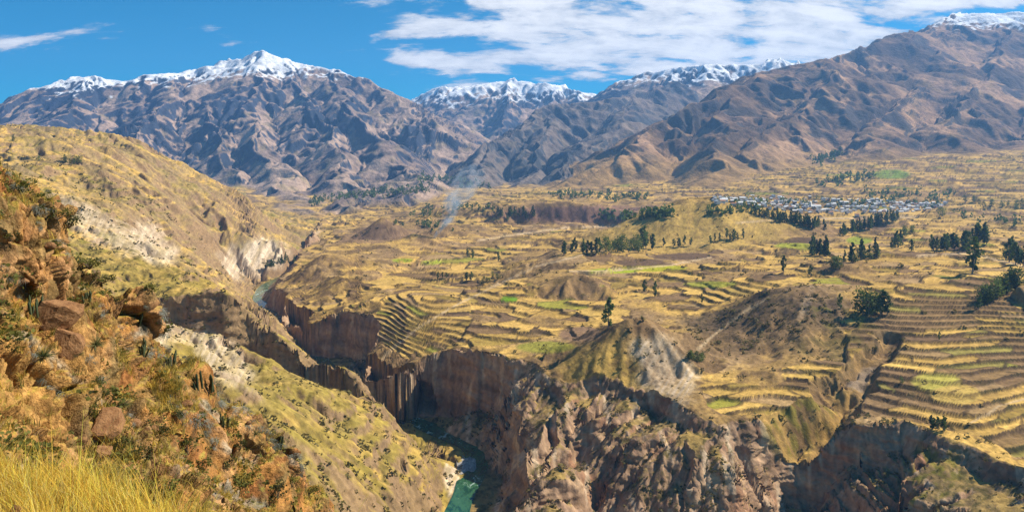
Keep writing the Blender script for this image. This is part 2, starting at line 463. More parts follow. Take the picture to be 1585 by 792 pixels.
def valley(x, y, full=True):
    """ground without mountains; returns height and masks"""
    P, Lh = TP(x, y), TL(x, y)
    n = y < 3500
    w1, w2 = 16 * fbm(x / 75, y / 75, 3, 3, 0.45), 16 * fbm(x / 75, y / 75, 3, 13, 0.45)
    sc = sstep(450, 900, y)
    xw, yw = x + w1, y + w2
    h = P.copy()
    can = np.zeros(x.shape, np.float32); dr = np.full(x.shape, 1e4, np.float32); dm = dr.copy()
    left = np.zeros(x.shape, bool)
    xn, yn = xw[n], yw[n]
    drn, srn, zrn, side = pdist(xn, yn, RIV, True)
    drm, srm, zrim, _ = pdist(xn, yn, RIMP, True)
    ins = inside(xn, yn, CANYON_POLY)
    lf = (side < 0) & ~ins
    Pn, Ln = P[n], Lh[n]
    # far wall
    wid = drn + drm + 1e-3
    t = np.clip((drn - 11) / np.maximum(wid - 11, 1), 0, 1)
    t = lerp(t, np.clip(1 - drm / np.minimum(wid - 11, 125), 0, 1), sstep(25, 75, xn))
    butt = sstep(-35, 5, xn) * (1 - sstep(100, 170, xn)) * (1 - sstep(870, 900, yn))
    cl = 0.88 - 0.38 * sstep(-30, 20, xn) - 0.50 * sstep(1330, 1500, yn) - 0.22 * butt - 0.22 * sstep(-25, 10, xn) * (1 - sstep(55, 85, xn)) - 0.14 * sstep(130, 190, xn) * (yn < 900)
    cl = np.clip(cl * lerp(lerp(0.25, 0.8, sstep(20, -30, xn)), 1.12, sstep(-0.35, 0.3, gn(srm / 85, srm * 0 + 3.3, 19))), 0.04, 0.92)
    cw = 9 + 5 * gn(srm / 40, srm * 0, 8)
    ribs = ridged(srm / 40 + drm / 300, drm / 520, 3, 21) - 0.55
    spur = ridged(srm / 78 + 0.3, drm / 900, 1, 27) - 0.62
    t2 = np.clip(t + spur * 0.55 * sstep(-30, 30, xn) * t * (1 - t) * 4 + ribs * (0.42 + 0.25 * sstep(90, 160, xn)) * t * (1 - t) * 4 * sstep(20, 80, wid), t * 0.25, t + 0.6 * (1 - t))
    t2 = lerp(t2, np.power(np.maximum(t2, 1e-6), 0.85), sstep(-45, 10, xn))
    prof = (1 - cl) * t2 + cl * (1 - sstep(0, 1, (drm + ribs * 4 * sstep(0, 6, drm)) / np.maximum(np.minimum(cw * 2.0, wid * 0.5), 4)))
    Pc = lerp(Pn, zrim, sstep(0, 22, drm))
    hc = zrn + (Pc - zrn) * prof
    # near bank
    hb = Ln.copy()
    dcl, scl, _, scs = pdist(xn, yn, CLIFF_L)
    front = scs > 0
    fade = sstep(0, 40, scl) * (1 - sstep(250, 330, scl))
    drop = 46 * sstep(0, 9, dcl) * (1 - sstep(20, 120, dcl)) * fade
    hb = hb - np.where(front, drop, 0)
    bank = sstep(10, 34, drn)
    hb = zrn + np.maximum(hb - zrn, 1.5) * lerp(bank, np.sqrt(bank), 0.6)
    hn = np.where(ins, hc, np.where(lf, hb, Pn))
    far = sstep(2500, 3250, yn)
    hn = lerp(hn, np.where(lf, lerp(Ln, Pn, sstep(3000, 3500, yn)), Pn), far)
    des, ses, _, sds = pdist(xn, yn, ESC)
    efd = sstep(30, 200, ses) * (1 - sstep(880, 1020, ses))
    hn = hn - np.where(sds > 0, 62 * sstep(0, 55, des) * (1 - sstep(90, 520, des)), 0) * efd
    # side gully with gravel bed
    dg, sg, _, _ = pdist(xn, yn, GULLY)
    gd = lerp(7, 40, sstep(60, 260, sg)) * (1 - sstep(5, lerp(20, 42, sstep(60, 260, sg)), dg))
    hn = np.where(lf, hn, np.maximum(hn - gd, zrn))
    h[n] = hn
    can[n] = np.where(ins, 1.0, 0.0) * (1 - far)
    dr[n] = drn; dm[n] = drm
    left[n] = lf
    lf2 = (~n) & (x / y < -0.33)
    h[lf2] = np.where(True, P[lf2], 0)
    left |= lf2
    gm = np.zeros(x.shape, np.float32); gm[n] = np.where(lf, 0, 1 - sstep(2, 30, dg))
    gs = np.zeros(x.shape, np.float32); gs[n] = sg
    ccl = np.zeros(x.shape, np.float32); ccl[n] = np.where(front, 1 - sstep(2, 14, dcl), 0) * fade
    return h, dict(can=can, dr=dr, dm=dm, left=left, gm=gm, gs=gs, cliffl=ccl)

def base_height(x, y):
    v, mk = valley(x, y)
    M = np.full(x.shape, -1000.0); mid = np.zeros(x.shape, np.int8)
    f = y > 2700
    M[f], mid[f] = mountains(x[f], y[f])
    k = 70.0
    a = np.clip(0.5 + (M - v) / (2 * k), 0, 1)
    h = v + (M - v) * a + k * a * (1 - a)
    return h, a, mid, mk

def grad(x, y, h):
    xi, xj = np.gradient(x); yi, yj = np.gradient(y); hi, hj = np.gradient(h)
    det = xi * yj - xj * yi
    det = np.where(np.abs(det) < 1e-9, 1e-9, det)
    return (hi * yj - hj * yi) / det, (xi * hj - xj * hi) / det

# ------------------------------------------------------------------ terrain sheet: rows follow the relief of each column
def build_grid():
    u0, u1, NU, NR = -0.76, 0.76, 980, 1090
    uc = np.linspace(u0, u1, 200)
    yc = np.exp(np.linspace(math.log(380), math.log(13600), 900))
    U, Y = np.meshgrid(uc, yc)
    H, _, _, _ = base_height(U * Y, Y)
    E = H / Y
    vis = E >= np.maximum.accumulate(E, axis=0) - 0.004
    dY = np.gradient(np.log(yc))[:, None]
    dE = np.abs(np.gradient(H, axis=0)) / Y
    dens = np.sqrt((0.20 * dY) ** 2 + dE ** 2) * np.where(vis, 1.0, 0.22) + (0.035 + 0.06 * sstep(4000, 5500, Y) * vis) * dY
    for _ in range(3):
        d = dens.copy()
        d[:, 1:] += dens[:, :-1]; d[:, :-1] += dens[:, 1:]
        d[:, 1:-1] /= 3; d[:, 0] /= 2; d[:, -1] /= 2
        dens = d
    cum = np.cumsum(dens, axis=0)
    cum = (cum - cum[0]) / (cum[-1] - cum[0])
    fr = np.linspace(0, 1, NR)
    Yc = np.stack([np.interp(fr, cum[:, j], yc) for j in range(len(uc))], 1)
    u = np.linspace(u0, u1, NU)
    k = (u - u0) / (u1 - u0) * (len(uc) - 1)
    i = np.minimum(k.astype(int), len(uc) - 2)
    w = k - i
    Yf = Yc[:, i] * (1 - w) + Yc[:, i + 1] * w
    return np.broadcast_to(u, Yf.shape) * Yf, Yf

X, Y = build_grid()
H, MA, MID, MK = base_height(X, Y)
near = Y < 3300
NSH = X.shape

def proj(x, y, z):
    return PX0 + F * x / y, HOR - F * z / y

def ell(px, py, cx, cy, rx, ry, rot=0.0, soft=0.3, nz=0.0):
    c, s = math.cos(rot), math.sin(rot)
    a, b = px - cx, py - cy
    r = np.hypot((a * c + b * s) / rx, (-a * s + b * c) / ry) + nz
    return 1 - sstep(1 - soft, 1 + soft, r)

# mountain relief
gx, gy = grad(X, Y, H)
m = MA > 0.02
e = np.zeros(NSH, np.float32)
e[m] = gully(X[m], Y[m], gx[m], gy[m], 1500, 115, 6, 60, gain=0.38, slope_ref=0.7)
e[m] += 10 * (ridged(X[m] / 620, Y[m] / 620, 3, 71) - 0.62) + 4 * fbm(X[m] / 110, Y[m] / 110, 2, 75)
EM = e / 90.0
H = H + e * MA * np.where(MID == 5, 0.55, np.where(MID == 1, 0.72, 0.8))
# plateau undulation
can, left = MK['can'], MK['left']
und = 5.0 * fbm(X / 170, Y / 170, 3, 5) + 1.5 * fbm(X / 48, Y / 48, 2, 15)
farw = sstep(1500, 3000, Y)
und = und * (1 + 1.4 * farw) + 20.0 * sstep(1050, 1500, Y) * fbm(X / 290, Y / 290, 3, 25)
edge = np.where(left, sstep(10, 70, MK['dr']), sstep(4, 60, MK['dm']) * (1 - can))
H = H + und * edge * (1 - MA) * np.where(left, 1.3, 1.0)
PXr, PYr = proj(X, Y, H)
# local hills of the plateau
def bump(px, py, yy, rx, ry, hh, p=1.0):
    x0, y0, _ = pt(px, py, yy)
    r = np.hypot((X - x0) / rx, (Y - y0) / ry)
    return hh * np.clip(1 - r, 0, 1) ** p
H = H + np.where(left, 0, bump(592, 372, 2450, 95, 120, 62, 1.0) + bump(985, 530, 905, 105, 70, 24, 1.0) + bump(1070, 545, 940, 34, 40, 13, 0.9))
H = H + np.where(left, 0, 50 * sstep(0, 1, bump(1065, 372, 2120, 430, 270, 1.0)) + bump(700, 360, 2500, 110, 90, 18) + bump(790, 450, 1330, 130, 150, 18, 1.1) + bump(900, 452, 1260, 95, 60, 20) + bump(1120, 418, 1400, 120, 70, 17) + bump(1330, 425, 1260, 120, 60, 15) + bump(690, 425, 1600, 120, 80, 20) + bump(500, 405, 1750, 80, 110, 24) + bump(820, 378, 2150, 140, 80, 20) + bump(640, 385, 2200, 90, 70, 22) + bump(1250, 385, 1700, 130, 70, 16) + bump(560, 400, 1800, 150, 120, 16, 1.2) + bump(880, 365, 2400, 160, 100, 15) + bump(1430, 362, 2150, 160, 110, 16) + bump(1560, 455, 1000, 110, 70, 14))
# gullies on canyon walls, banks and hills
HB = H.copy()
gx, gy = grad(X, Y, H)
sl = np.hypot(gx, gy)
wall = near & (can > 0.5)
e = np.zeros(NSH, np.float32)
e[wall] = gully(X[wall], Y[wall], gx[wall], gy[wall], 30, 2.6, 4, 80, gain=0.62, slope_ref=0.7)
lb = left & (Y < 1750)
e[lb] = gully(X[lb], Y[lb], gx[lb], gy[lb], 80, 9.0, 4, 84, gain=0.5, slope_ref=0.45) * sstep(6, 30, MK['dr'][lb])
lh = left & (Y >= 1200) & (Y < 4500)
e2 = gully(X[lh], Y[lh], gx[lh], gy[lh], 190, 15, 5, 88, gain=0.52, slope_ref=0.4)
ee = np.zeros(NSH, np.float32); ee[lh] = e2
wl = sstep(1200, 1750, Y)
e = np.where(left, e * (1 - wl) + ee * wl * sstep(6, 40, MK['dr']), e)
sl2 = (~left) & (can < 0.5) & (sl > 0.12) & (Y < 3300)
ee = np.zeros(NSH, np.float32)
ee[sl2] = gully(X[sl2], Y[sl2], gx[sl2], gy[sl2], 60, 5, 3, 92, slope_ref=0.4) * sstep(0.12, 0.35, sl[sl2]) * (1 - 0.7 * sstep(1700, 1900, Y[sl2]))
e = e + ee
H = H + e * (1 - MA) * np.where(can > 0.5, sstep(7, 26, MK['dr']), 1.0)
# natural ledges on the near bank
lq = (H + 9 * fbm(X / 110, Y / 110, 3, 95)) / 15.0
ll = np.floor(lq); lf_ = lq - ll
H = H + np.where(left & (Y < 1800), 15.0 * ((ll + 0.6 * lf_ + 0.4 * sstep(0.5, 0.95, lf_)) - lq) * sstep(-0.1, 0.35, fbm(X / 90, Y / 90, 2, 97)) * sstep(14, 50, MK['dr']), 0)
H0 = HB

# terraces and fields
PXr, PYr = proj(X, Y, H)
nz = 0.28 * fbm(X / 60, Y / 60, 3, 101)
flat = (~left) & (can < 0.5) & (MA < 0.4)
no_t = np.maximum.reduce([
    ell(PXr, PYr, 1175, 505, 125, 62, -0.15, 0.2, nz) * (Y > 850) * (Y < 1120),
    ell(PXr, PYr, 1000, 560, 85, 55, 0.3, 0.2, nz) * (Y < 985),
    ell(PXr, PYr, 1075, 352, 165, 42, -0.08, 0.2, nz * 0.6) * (Y > 1800),
    ell(PXr, PYr, 950, 330, 170, 22, 0, 0.2) * (Y > 2400),
    ell(PXr, PYr, 592, 372, 60, 34, 0, 0.3, nz) * (Y > 2200),
    1 - sstep(6, 24, MK['dm'] + 30 * nz), MK['gm']])
no_t = np.clip(no_t, 0, 1) * (Y < 3400)
TID = np.zeros(NSH, np.int64)
WALLM = np.zeros(NSH, np.float32); TREAD = np.zeros(NSH, np.float32); TW = np.zeros(NSH, np.float32)
FC = np.zeros(NSH, np.int64)
SMOOTHB = TP(X, Y) + 4.5 * fbm(X / 190, Y / 190, 2, 5) + 1.3 * fbm(X / 55, Y / 55, 2, 6)
def terrace(wt, step, cellx, celly, seed, tread=0.8, rot=0.0, base=None):
    global H, TID, WALLM, TREAD, TW, FC
    sel = wt > 0.02
    hh = (H0 if base is None else base)[sel] + 0.45 * step * fbm(X[sel] / 130, Y[sel] / 130, 2, seed + 5)
    q = hh / step
    l = np.floor(q); f = q - l
    rise = sstep(tread, 1.0, f)
    ht = (l + 0.08 * f + 0.92 * rise) * step
    c, s = math.cos(rot), math.sin(rot)
    xx = X[sel] + 10 * gn(X[sel] / 40, Y[sel] / 40, seed + 2); yy = Y[sel] + 10 * gn(X[sel] / 40, Y[sel] / 40, seed + 3)
    bd, cid = voro((xx * c + yy * s) / cellx + l * 0.37, (-xx * s + yy * c) / celly, seed)
    w = wt[sel]
    wallb = (1 - sstep(0.02, 0.055, bd))
    ht = ht + wallb * 0.22 * step * (rise < 0.1)
    H[sel] = lerp(H[sel], ht, sstep(0.25, 0.6, w))
    on = w > 0.5
    tid = (l.astype(np.int64) + 500) * 100000007 + cid.astype(np.int64) * 31 + seed
    tsel = TID[sel]; tsel[on] = tid[on]; TID[sel] = tsel
    ws = WALLM[sel]; ws = np.where(on, np.maximum(wallb * 0.8, sstep(0.05, 0.5, rise)), ws); WALLM[sel] = ws
    TW[sel] = np.maximum(TW[sel], w)
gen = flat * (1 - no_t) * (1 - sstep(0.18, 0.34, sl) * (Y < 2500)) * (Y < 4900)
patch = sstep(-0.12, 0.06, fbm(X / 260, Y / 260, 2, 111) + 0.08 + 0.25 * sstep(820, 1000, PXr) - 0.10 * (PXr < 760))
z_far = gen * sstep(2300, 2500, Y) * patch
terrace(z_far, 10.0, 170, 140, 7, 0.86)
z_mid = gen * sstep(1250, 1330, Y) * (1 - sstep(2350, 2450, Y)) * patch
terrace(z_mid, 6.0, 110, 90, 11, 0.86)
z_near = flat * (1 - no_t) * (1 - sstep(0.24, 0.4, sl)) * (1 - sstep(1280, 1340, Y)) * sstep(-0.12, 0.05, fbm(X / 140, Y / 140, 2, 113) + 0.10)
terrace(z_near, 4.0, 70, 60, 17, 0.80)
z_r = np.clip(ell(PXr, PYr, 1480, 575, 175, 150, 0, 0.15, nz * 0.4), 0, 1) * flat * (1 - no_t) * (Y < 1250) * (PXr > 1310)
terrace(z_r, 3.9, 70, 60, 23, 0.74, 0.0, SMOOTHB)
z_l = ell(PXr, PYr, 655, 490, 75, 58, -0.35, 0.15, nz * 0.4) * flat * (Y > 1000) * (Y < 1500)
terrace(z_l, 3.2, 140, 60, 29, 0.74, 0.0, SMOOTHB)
# cliff relief: strata and hollows pushed sideways into steep faces
gx, gy = grad(X, Y, H)
slope = np.hypot(gx, gy)
st = sstep(0.6, 1.5, slope) * near * np.clip(can + left, 0, 1)
dn = 3.2 * fbm(X / 17 + H / 60, H / 9 + Y / 90, 3, 121) + 2.2 * fbm(X / 30, H / 30 + Y / 50, 2, 125) + 1.1 * gn(H / 3.3, X / 60, 127)
mg = slope + 1e-6
XF = X - gx / mg * dn * st
YF = Y - gy / mg * dn * st
# the arched hollow under the far rim
ax, ay, az0 = pt(640, 655, 985)
arch = np.clip(1 - ((X - ax) / 33) ** 2, 0, 1) ** 0.5
top = az0 + 58 * arch
hol = sstep(0, 12, top - H) * sstep(0.05, 0.5, arch) * (can > 0.5) * (np.abs(Y - ay) < 75) * (H > -306)
YF = YF + 42 * hol
H = H + 1.0 * fbm(X / 9, Y / 9, 2, 131) * (near) * (1 - TW) * sstep(0, 20, MK['dr'])

# ------------------------------------------------------------------ terrain colours (own colours, plus some shade put into the mountains)
C = np.zeros(NSH + (3,), np.float32)
def rgb(*c): return np.array(c, np.float32)
STRAW, TAN, OLIVE, BROWN = rgb(.56, .37, .115), rgb(.38, .26, .135), rgb(.24, .165, .055), rgb(.155, .10, .055)
DSHRUB, PLOW, GREEN, PALE = rgb(.055, .050, .022), rgb(.20, .13, .078), rgb(.27, .26, .045), rgb(.52, .42, .30)
ROCKB, ROCKD, ROCKR, GRAVEL = rgb(.32, .215, .14), rgb(.10, .068, .044), rgb(.30, .125, .06), rgb(.33, .29, .25)
def paint(mask, col):
    global C
    mk = np.clip(mask, 0, 1)[..., None].astype(np.float32)
    C = C + (np.asarray(col, np.float32) - C) * mk
PXr, PYr = proj(XF, YF, H)
na, nb_, nc = fbm(X / 120, Y / 120, 4, 201), fbm(X / 32, Y / 32, 4, 205), fbm(X / 11, Y / 11, 3, 209)
paint(np.ones(NSH), STRAW)
paint(sstep(-0.2, 0.5, na + 0.4 * nb_), TAN)
paint(sstep(0.05, 0.6, nb_ + 0.3 * na) * 0.75, OLIVE)
paint(sstep(0.18, 0.5, nc + 0.5 * nb_) * 0.6 * (Y < 2500), BROWN)
# brown scrub on the slopes of the plateau
scr = sstep(0.13, 0.34, slope) * (~left) * (can < 0.5)
paint(scr * (0.45 + 0.4 * sstep(-0.2, 0.3, nb_)), BROWN)
bowl = ell(PXr, PYr, 1180, 492, 120, 50, -0.12, 0.3, nz) * (Y > 860) * (Y < 1090)
paint(bowl * 0.85, rgb(.125, .09, .06))
paint(bowl * sstep(0.12, 0.4, nc) * 0.6, DSHRUB)
# left side: banks and hill
paint(left * sstep(-0.3, 0.4, na) * 0.6, rgb(.32, .25, .07))
paint(left * sstep(0.05, 0.45, nb_) * 0.7, rgb(.25, .215, .04))
paint(left * sstep(0.1, 0.5, nc) * 0.55, rgb(.15, .125, .05))
paint(left * (Y > 1200) * sstep(0.0, 0.4, fbm(X / 260, Y / 90, 3, 221)) * 0.65, rgb(.20, .145, .085))
paint(left * sstep(0.52, 0.85, slope + 0.25 * nb_ - 0.6 * (Y < 1000)) * 0.75 * (Y < 3000), rgb(.31, .225, .12))
paint(left * (Y < 1000) * sstep(-0.2, 0.4, fbm(X / 45, Y / 45, 3, 225)) * 0.65, rgb(.30, .25, .05))
paint(left * (Y < 1000) * sstep(0.1, 0.5, fbm(X / 22, Y / 22, 3, 227)) * 0.55, rgb(.17, .125, .05))
paint(left * sstep(0.85, 1.2, slope + 0.3 * nb_) * 0.85 * (Y < 3000), rgb(.27, .18, .105))
paint(left * (Y < 1050) * (0.40 + 0.3 * sstep(-0.3, 0.3, nb_)) * (1 - sstep(0.9, 1.3, slope)), rgb(.31, .23, .065))
paint(left * (Y < 1050) * sstep(0.1, 0.5, nc + 0.3 * na) * 0.5 * (1 - sstep(0.9, 1.3, slope)), rgb(.16, .125, .04))
# pale scars
for cx, cy, rx, ry, rot, y0, y1, a in ((150,350,75,22,0.55,1000,2200,.55),(235,378,42,26,0.7,1000,2200,.75),(390,400,52,26,-0.3,1700,2200,1.0),(235,505,45,40,0.5,650,860,.7),(340,552,70,26,0.75,600,900,.8),(700,735,12,42,-0.1,650,830,.9),(1030,575,36,62,-0.55,700,990,1.0),(1247,472,7,30,0.35,900,1100,.3),(1005,625,26,40,-0.5,700,900,.55)):
    mk = ell(PXr, PYr, cx, cy, rx, ry, rot, 0.35, 0.5 * nb_) * (Y > y0) * (Y < y1)
    streak = 0.55 + 0.45 * sstep(-0.2, 0.3, gn((PXr + PYr * 0.6) / 5.0, PYr / 60, 231))
    paint(mk * a * streak, rgb(.60, .49, .36))
# canyon walls
cw = can * sstep(0.35, 0.7, slope + 0.2 * nb_)
cst = fbm(X / 26 + Y / 26, H / 16, 4, 241)
paint(cw, ROCKB)
paint(cw * sstep(0.0, 0.45, cst) * 0.8, rgb(.42, .29, .18))
paint(cw * sstep(0.1, 0.5, -cst) * 0.65, rgb(.19, .125, .075))
paint(cw * sstep(0.05, 0.4, fbm(X / 40, H / 90 + Y / 40, 3, 245)) * 0.35 * (PXr > 880), ROCKR * 0.9)
paint(can * (1 - sstep(0.4, 0.9, slope)) * 0.7, rgb(.25, .185, .075))
paint(can * (1 - sstep(0.5, 1.0, slope)) * sstep(0.0, 0.4, nb_) * 0.6, rgb(.15, .105, .06))
paint(can * sstep(0.12, 0.4, nc + nb_ * 0.4) * (1 - sstep(0.9, 1.5, slope)) * 0.75, rgb(.10, .088, .03))
paint(cw * sstep(0.25, 0.45, gn(X / 9, H / 80 + Y / 70, 251)) * 0.55, PALE)
# gravel bed of the side gully and green growth along it
gmk = MK['gm']
paint(ell(PXr, PYr, 1300, 520, 80, 52, -0.5, 0.4, nz) * (Y > 800) * (Y < 1000) * sstep(-0.2, 0.3, nb_) * 0.8, rgb(.17, .155, .03))
paint(ell(PXr, PYr, 1240, 655, 66, 30, -0.5, 0.6, 2 * nz) * sstep(-0.1, 0.4, nc + 0.5 * nb_) * (Y < 800) * 0.75, rgb(.24, .20, .04))
paint(ell(PXr, PYr, 1440, 745, 40, 60, 0.3, 0.4, nz) * sstep(-0.2, 0.3, nc) * (Y < 760) * 0.7, rgb(.20, .18, .03))
paint(gmk * sstep(0.86, 0.97, gmk) * (MK['gs'] < 100) * (MK['gs'] > 40) * 0.8, GRAVEL)
# far valley slopes
paint(flat * (TID == 0) * sstep(-0.15, 0.25, fbm(X / 190, Y / 190, 3, 229)) * 0.6 * (Y < 3600), rgb(.25, .165, .085))
# terrace treads
tm = TID != 0
rr = ((TID * 2654435761) % 1000003) / 1000003.0
rr2 = ((TID * 40503 + 77) % 999983) / 999983.0
fcol = np.zeros(NSH + (3,), np.float32)
pal = [(0.40, STRAW), (0.60, rgb(.60, .405, .125)), (0.74, TAN), (0.86, PLOW), (0.965, rgb(.32, .23, .065)), (1.01, GREEN)]
lo = 0.0
for hi, c in pal:
    fcol[(rr >= lo) & (rr < hi)] = c
    lo = hi
zr_on = (TID % 100000007 % 31 >= 0) & (z_r > 0.5)
fcol[zr_on & (rr2 > 0.62)] = rgb(.25, .165, .085)
fcol[zr_on & (rr2 < 0.10)] = rgb(.30, .26, .075)
fcol *= (0.72 + 0.38 * ((rr2 * 7.3) % 1.0))[..., None]
tw = sstep(0.4, 0.65, TW) * tm
C = lerp(C, fcol, (tw * (0.86 - 0.35 * sstep(0.2, 0.5, nb_)))[..., None].astype(np.float32))
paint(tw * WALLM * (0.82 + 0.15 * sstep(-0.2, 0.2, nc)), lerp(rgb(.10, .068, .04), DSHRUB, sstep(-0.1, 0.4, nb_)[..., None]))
# single bright-green and ploughed plots seen on the plateau
for cx, cy, rx, ry, c in ((1010,415,55,5,rgb(.38,.36,.03)),(950,419,40,4,rgb(.33,.36,.03)),(788,463,13,5,rgb(.17,.29,.02)),(845,537,45,9,rgb(.30,.27,.06)),(900,517,35,12,PLOW*1.3),(990,406,40,6,PLOW*.8),(1060,397,50,5,PLOW*.8),(1240,372,26,5,PLOW*.7),(1230,380,30,4,rgb(.34,.33,.05)),(1100,440,40,5,rgb(.3,.28,.05)),(625,403,18,3,rgb(.33,.36,.04)),(668,406,16,3,rgb(.36,.38,.05)),(1380,270,28,7,rgb(.20,.26,.05)),(1450,590,38,14,rgb(.42,.36,.09)),(1480,610,40,14,rgb(.5,.36,.11)),(1330,372,20,6,rgb(.28,.3,.05))):
    paint(ell(PXr, PYr, cx, cy, rx, ry, 0, 0.12, 0.1 * nb_) * flat * (1 - 0.7 * WALLM), c)
# yellow dome and hill before the village
paint(ell(PXr, PYr, 1075, 352, 165, 40, -0.08, 0.2, nz * 0.6) * (Y > 1800) * (Y < 2600) * (0.8 - 0.4 * sstep(0, 0.5, nc)), rgb(.46, .32, .095))
paint(ell(PXr, PYr, 592, 372, 60, 30, 0, 0.3, nz) * (Y > 2200) * (Y < 2700) * 0.7, rgb(.20, .13, .09))
paint(ell(PXr, PYr, 940, 332, 170, 14, 0, 0.25, 0.3 * nb_) * (Y > 2500) * (Y < 3200) * sstep(0.1, 0.25, slope), rgb(.22, .135, .095))
# mountains
if True:
    mm = MA
    hz = H
    tan_m, brn_m, drk_m = rgb(.40, .285, .21), rgb(.185, .135, .115), rgb(.026, .042, .072)  # dark rock tone tinted blue, hazy shade put into the colour
    mna, mnb = fbm(X / 700, Y / 700, 4, 301), fbm(X / 170, Y / 170, 4, 305)
    gxm, gym = grad(X, Y, H)
    slm = np.hypot(gxm, gym)
    mcol = np.broadcast_to(tan_m, NSH + (3,)).astype(np.float32).copy()
    def mp(mask, c):
        global mcol
        mcol += (np.asarray(c, np.float32) - mcol) * np.clip(mask, 0, 1)[..., None].astype(np.float32)
    mp(sstep(-0.3, 0.4, mna + 0.4 * mnb) * 0.8, brn_m)
    mp(sstep(0.1, 0.5, mnb) * 0.5, rgb(.29, .225, .10))
    rock = sstep(0.66, 0.86, slm * 0.85 + 0.24 * mnb + 0.55 * mna + 0.30 * EM + 0.14 * fbm(X / 60, Y / 60, 3, 309) + np.where(MID == 1, 0.12 - 0.24 * sstep(-3000, -2300, X), -0.04))  # steep rock; left massif darker left of its peak, side shade put into colour
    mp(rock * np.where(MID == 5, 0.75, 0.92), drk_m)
    mp((MID == 5) * sstep(-0.1, 0.3, fbm(X / 700, Y / 700, 3, 311)) * 0.75, rgb(.105, .078, .060))  # broad dark patches on the right mountain, cloud shadow painted into the colour
    mp((MID == 3) * 0.62, rgb(.085, .082, .075))  # whole ridge mixed towards one darker tone
    mp((MID == 5) * (1 - sstep(-60, 120, hz)) * 0.7, rgb(.36, .26, .12))
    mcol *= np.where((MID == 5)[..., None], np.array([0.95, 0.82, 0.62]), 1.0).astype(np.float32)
    # snow by height and shelter
    line = np.select([MID == 1, MID == 2, MID == 4, MID == 5], [815.0, 850.0, 1000.0, 1500.0], 1800.0)
    line = line + np.where(MID == 1, 105 - 0.075 * np.clip(-X - 2600, -400, 2500), 0)
    mnc = fbm(X / 70, Y / 70, 3, 307)
    sn = sstep(-20, 40, hz - line + 120 * mnb + 60 * mna + 130 * mnc - 200 * np.clip(slm - 0.5, 0, 1))
    mp(sn, rgb(.84, .86, .90))
    SNOW = sn * mm
    paint(ell(PXr, PYr, 960, 580, 95, 48, 0.1, 0.25, nz) * (Y > 780) * (Y < 960) * (can < 0.5) * (0.75 - 0.4 * sstep(0, 0.4, nc)) * (1 - ell(PXr, PYr, 1030, 575, 36, 62, -0.55, 0.35, 0.5 * nb_)), rgb(.44, .30, .085))
    for path in ([(560,600),(600,545),(650,505),(700,475),(760,445),(830,412),(900,395)],[(1585,617),(1545,628),(1530,640),(1500,655)],[(880,420),(960,418),(1040,410),(1100,398)],[(1190,460),(1120,505),(1080,540)],[(740,372),(820,360),(880,352),(960,350)],[(1420,395),(1500,392),(1585,412)],[(1140,345),(1200,340),(1300,338),(1420,336)]):
        for (ax_, ay_), (bx_, by_) in zip(path[:-1], path[1:]):
            tt_ = np.clip(((PXr - ax_) * (bx_ - ax_) + (PYr - ay_) * (by_ - ay_)) / ((bx_ - ax_) ** 2 + (by_ - ay_) ** 2), 0, 1)
            dd_ = np.hypot(PXr - ax_ - tt_ * (bx_ - ax_), (PYr - ay_ - tt_ * (by_ - ay_)) * 1.6) + 2.0 * nb_
            paint((1 - sstep(1.0, 3.2, dd_)) * flat * 0.75, rgb(.52, .39, .24))
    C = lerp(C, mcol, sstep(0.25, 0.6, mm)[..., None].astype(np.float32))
v = (0.86 + 0.28 * sstep(-0.6, 0.6, fbm(X / 5, Y / 5, 2, 261)))
C = C * v[..., None]
lum = C.mean(-1, keepdims=True)
snowk = np.maximum(SNOW, 0.75 * sstep(0.25, 0.6, MA))[..., None]
C = lerp(np.power(np.clip(lum + (C - lum) * 1.0, 0.004, 1), 1.14) * 1.20, C, snowk)
C = np.clip(C, 0.008, 0.9)

# ------------------------------------------------------------------ materials
def principled(name, rough=0.9, spec=0.15):
    m = bpy.data.materials.new(name)
    m.use_nodes = True
    nt = m.node_tree
    bs = nt.nodes['Principled BSDF']
    bs.inputs['Roughness'].default_value = rough
    bs.inputs['Specular IOR Level'].default_value = spec
    return m, NB(nt), bs

def terrain_mat(name, s1, s2, s3, bump, dist, lo=0.72, hi=1.22):
    m, b, bs = principled(name, 0.95, 0.05)
    at = b.n('ShaderNodeAttribute', attribute_name='Col')
    geo = b.n('ShaderNodeNewGeometry')
    pos = geo.outputs['Position']
    n1 = b.noise(pos, s1, 6, 0.65)
    n2 = b.noise(pos, s2, 5, 0.6, 0.4)
    n3 = b.noise(pos, s3, 3, 0.6)
    f = b.smooth(b.math('ADD', b.math('MULTIPLY', n1, 0.6), b.math('MULTIPLY', n2, 0.4)), 0.33, 0.67, lo, hi)
    c = b.mix(1.0, at.outputs['Color'], b.comb(f, f, f), 'MULTIPLY')
    f3 = b.smooth(n3, 0.56, 0.72, 0.0, 0.35)
    c = b.mix(f3, c, b.mix(1.0, c, (0.62, 0.56, 0.42, 1), 'MULTIPLY'))
    b.t.links.new(c, bs.inputs['Base Color'])
    bp = b.n('ShaderNodeBump')
    bp.inputs['Strength'].default_value = bump
    bp.inputs['Distance'].default_value = dist
    b.t.links.new(b.math('ADD', n1, b.math('MULTIPLY', n3, 0.6)), bp.inputs['Height'])
    b.t.links.new(bp.outputs[0], bs.inputs['Normal'])
    return m
MAT_GROUND = terrain_mat('ground_earth', 0.30, 0.045, 0.55, 0.55, 1.1)
MAT_MOUNT = terrain_mat('mountain_rock', 0.022, 0.006, 0.05, 0.7, 14.0, 0.66, 1.28)

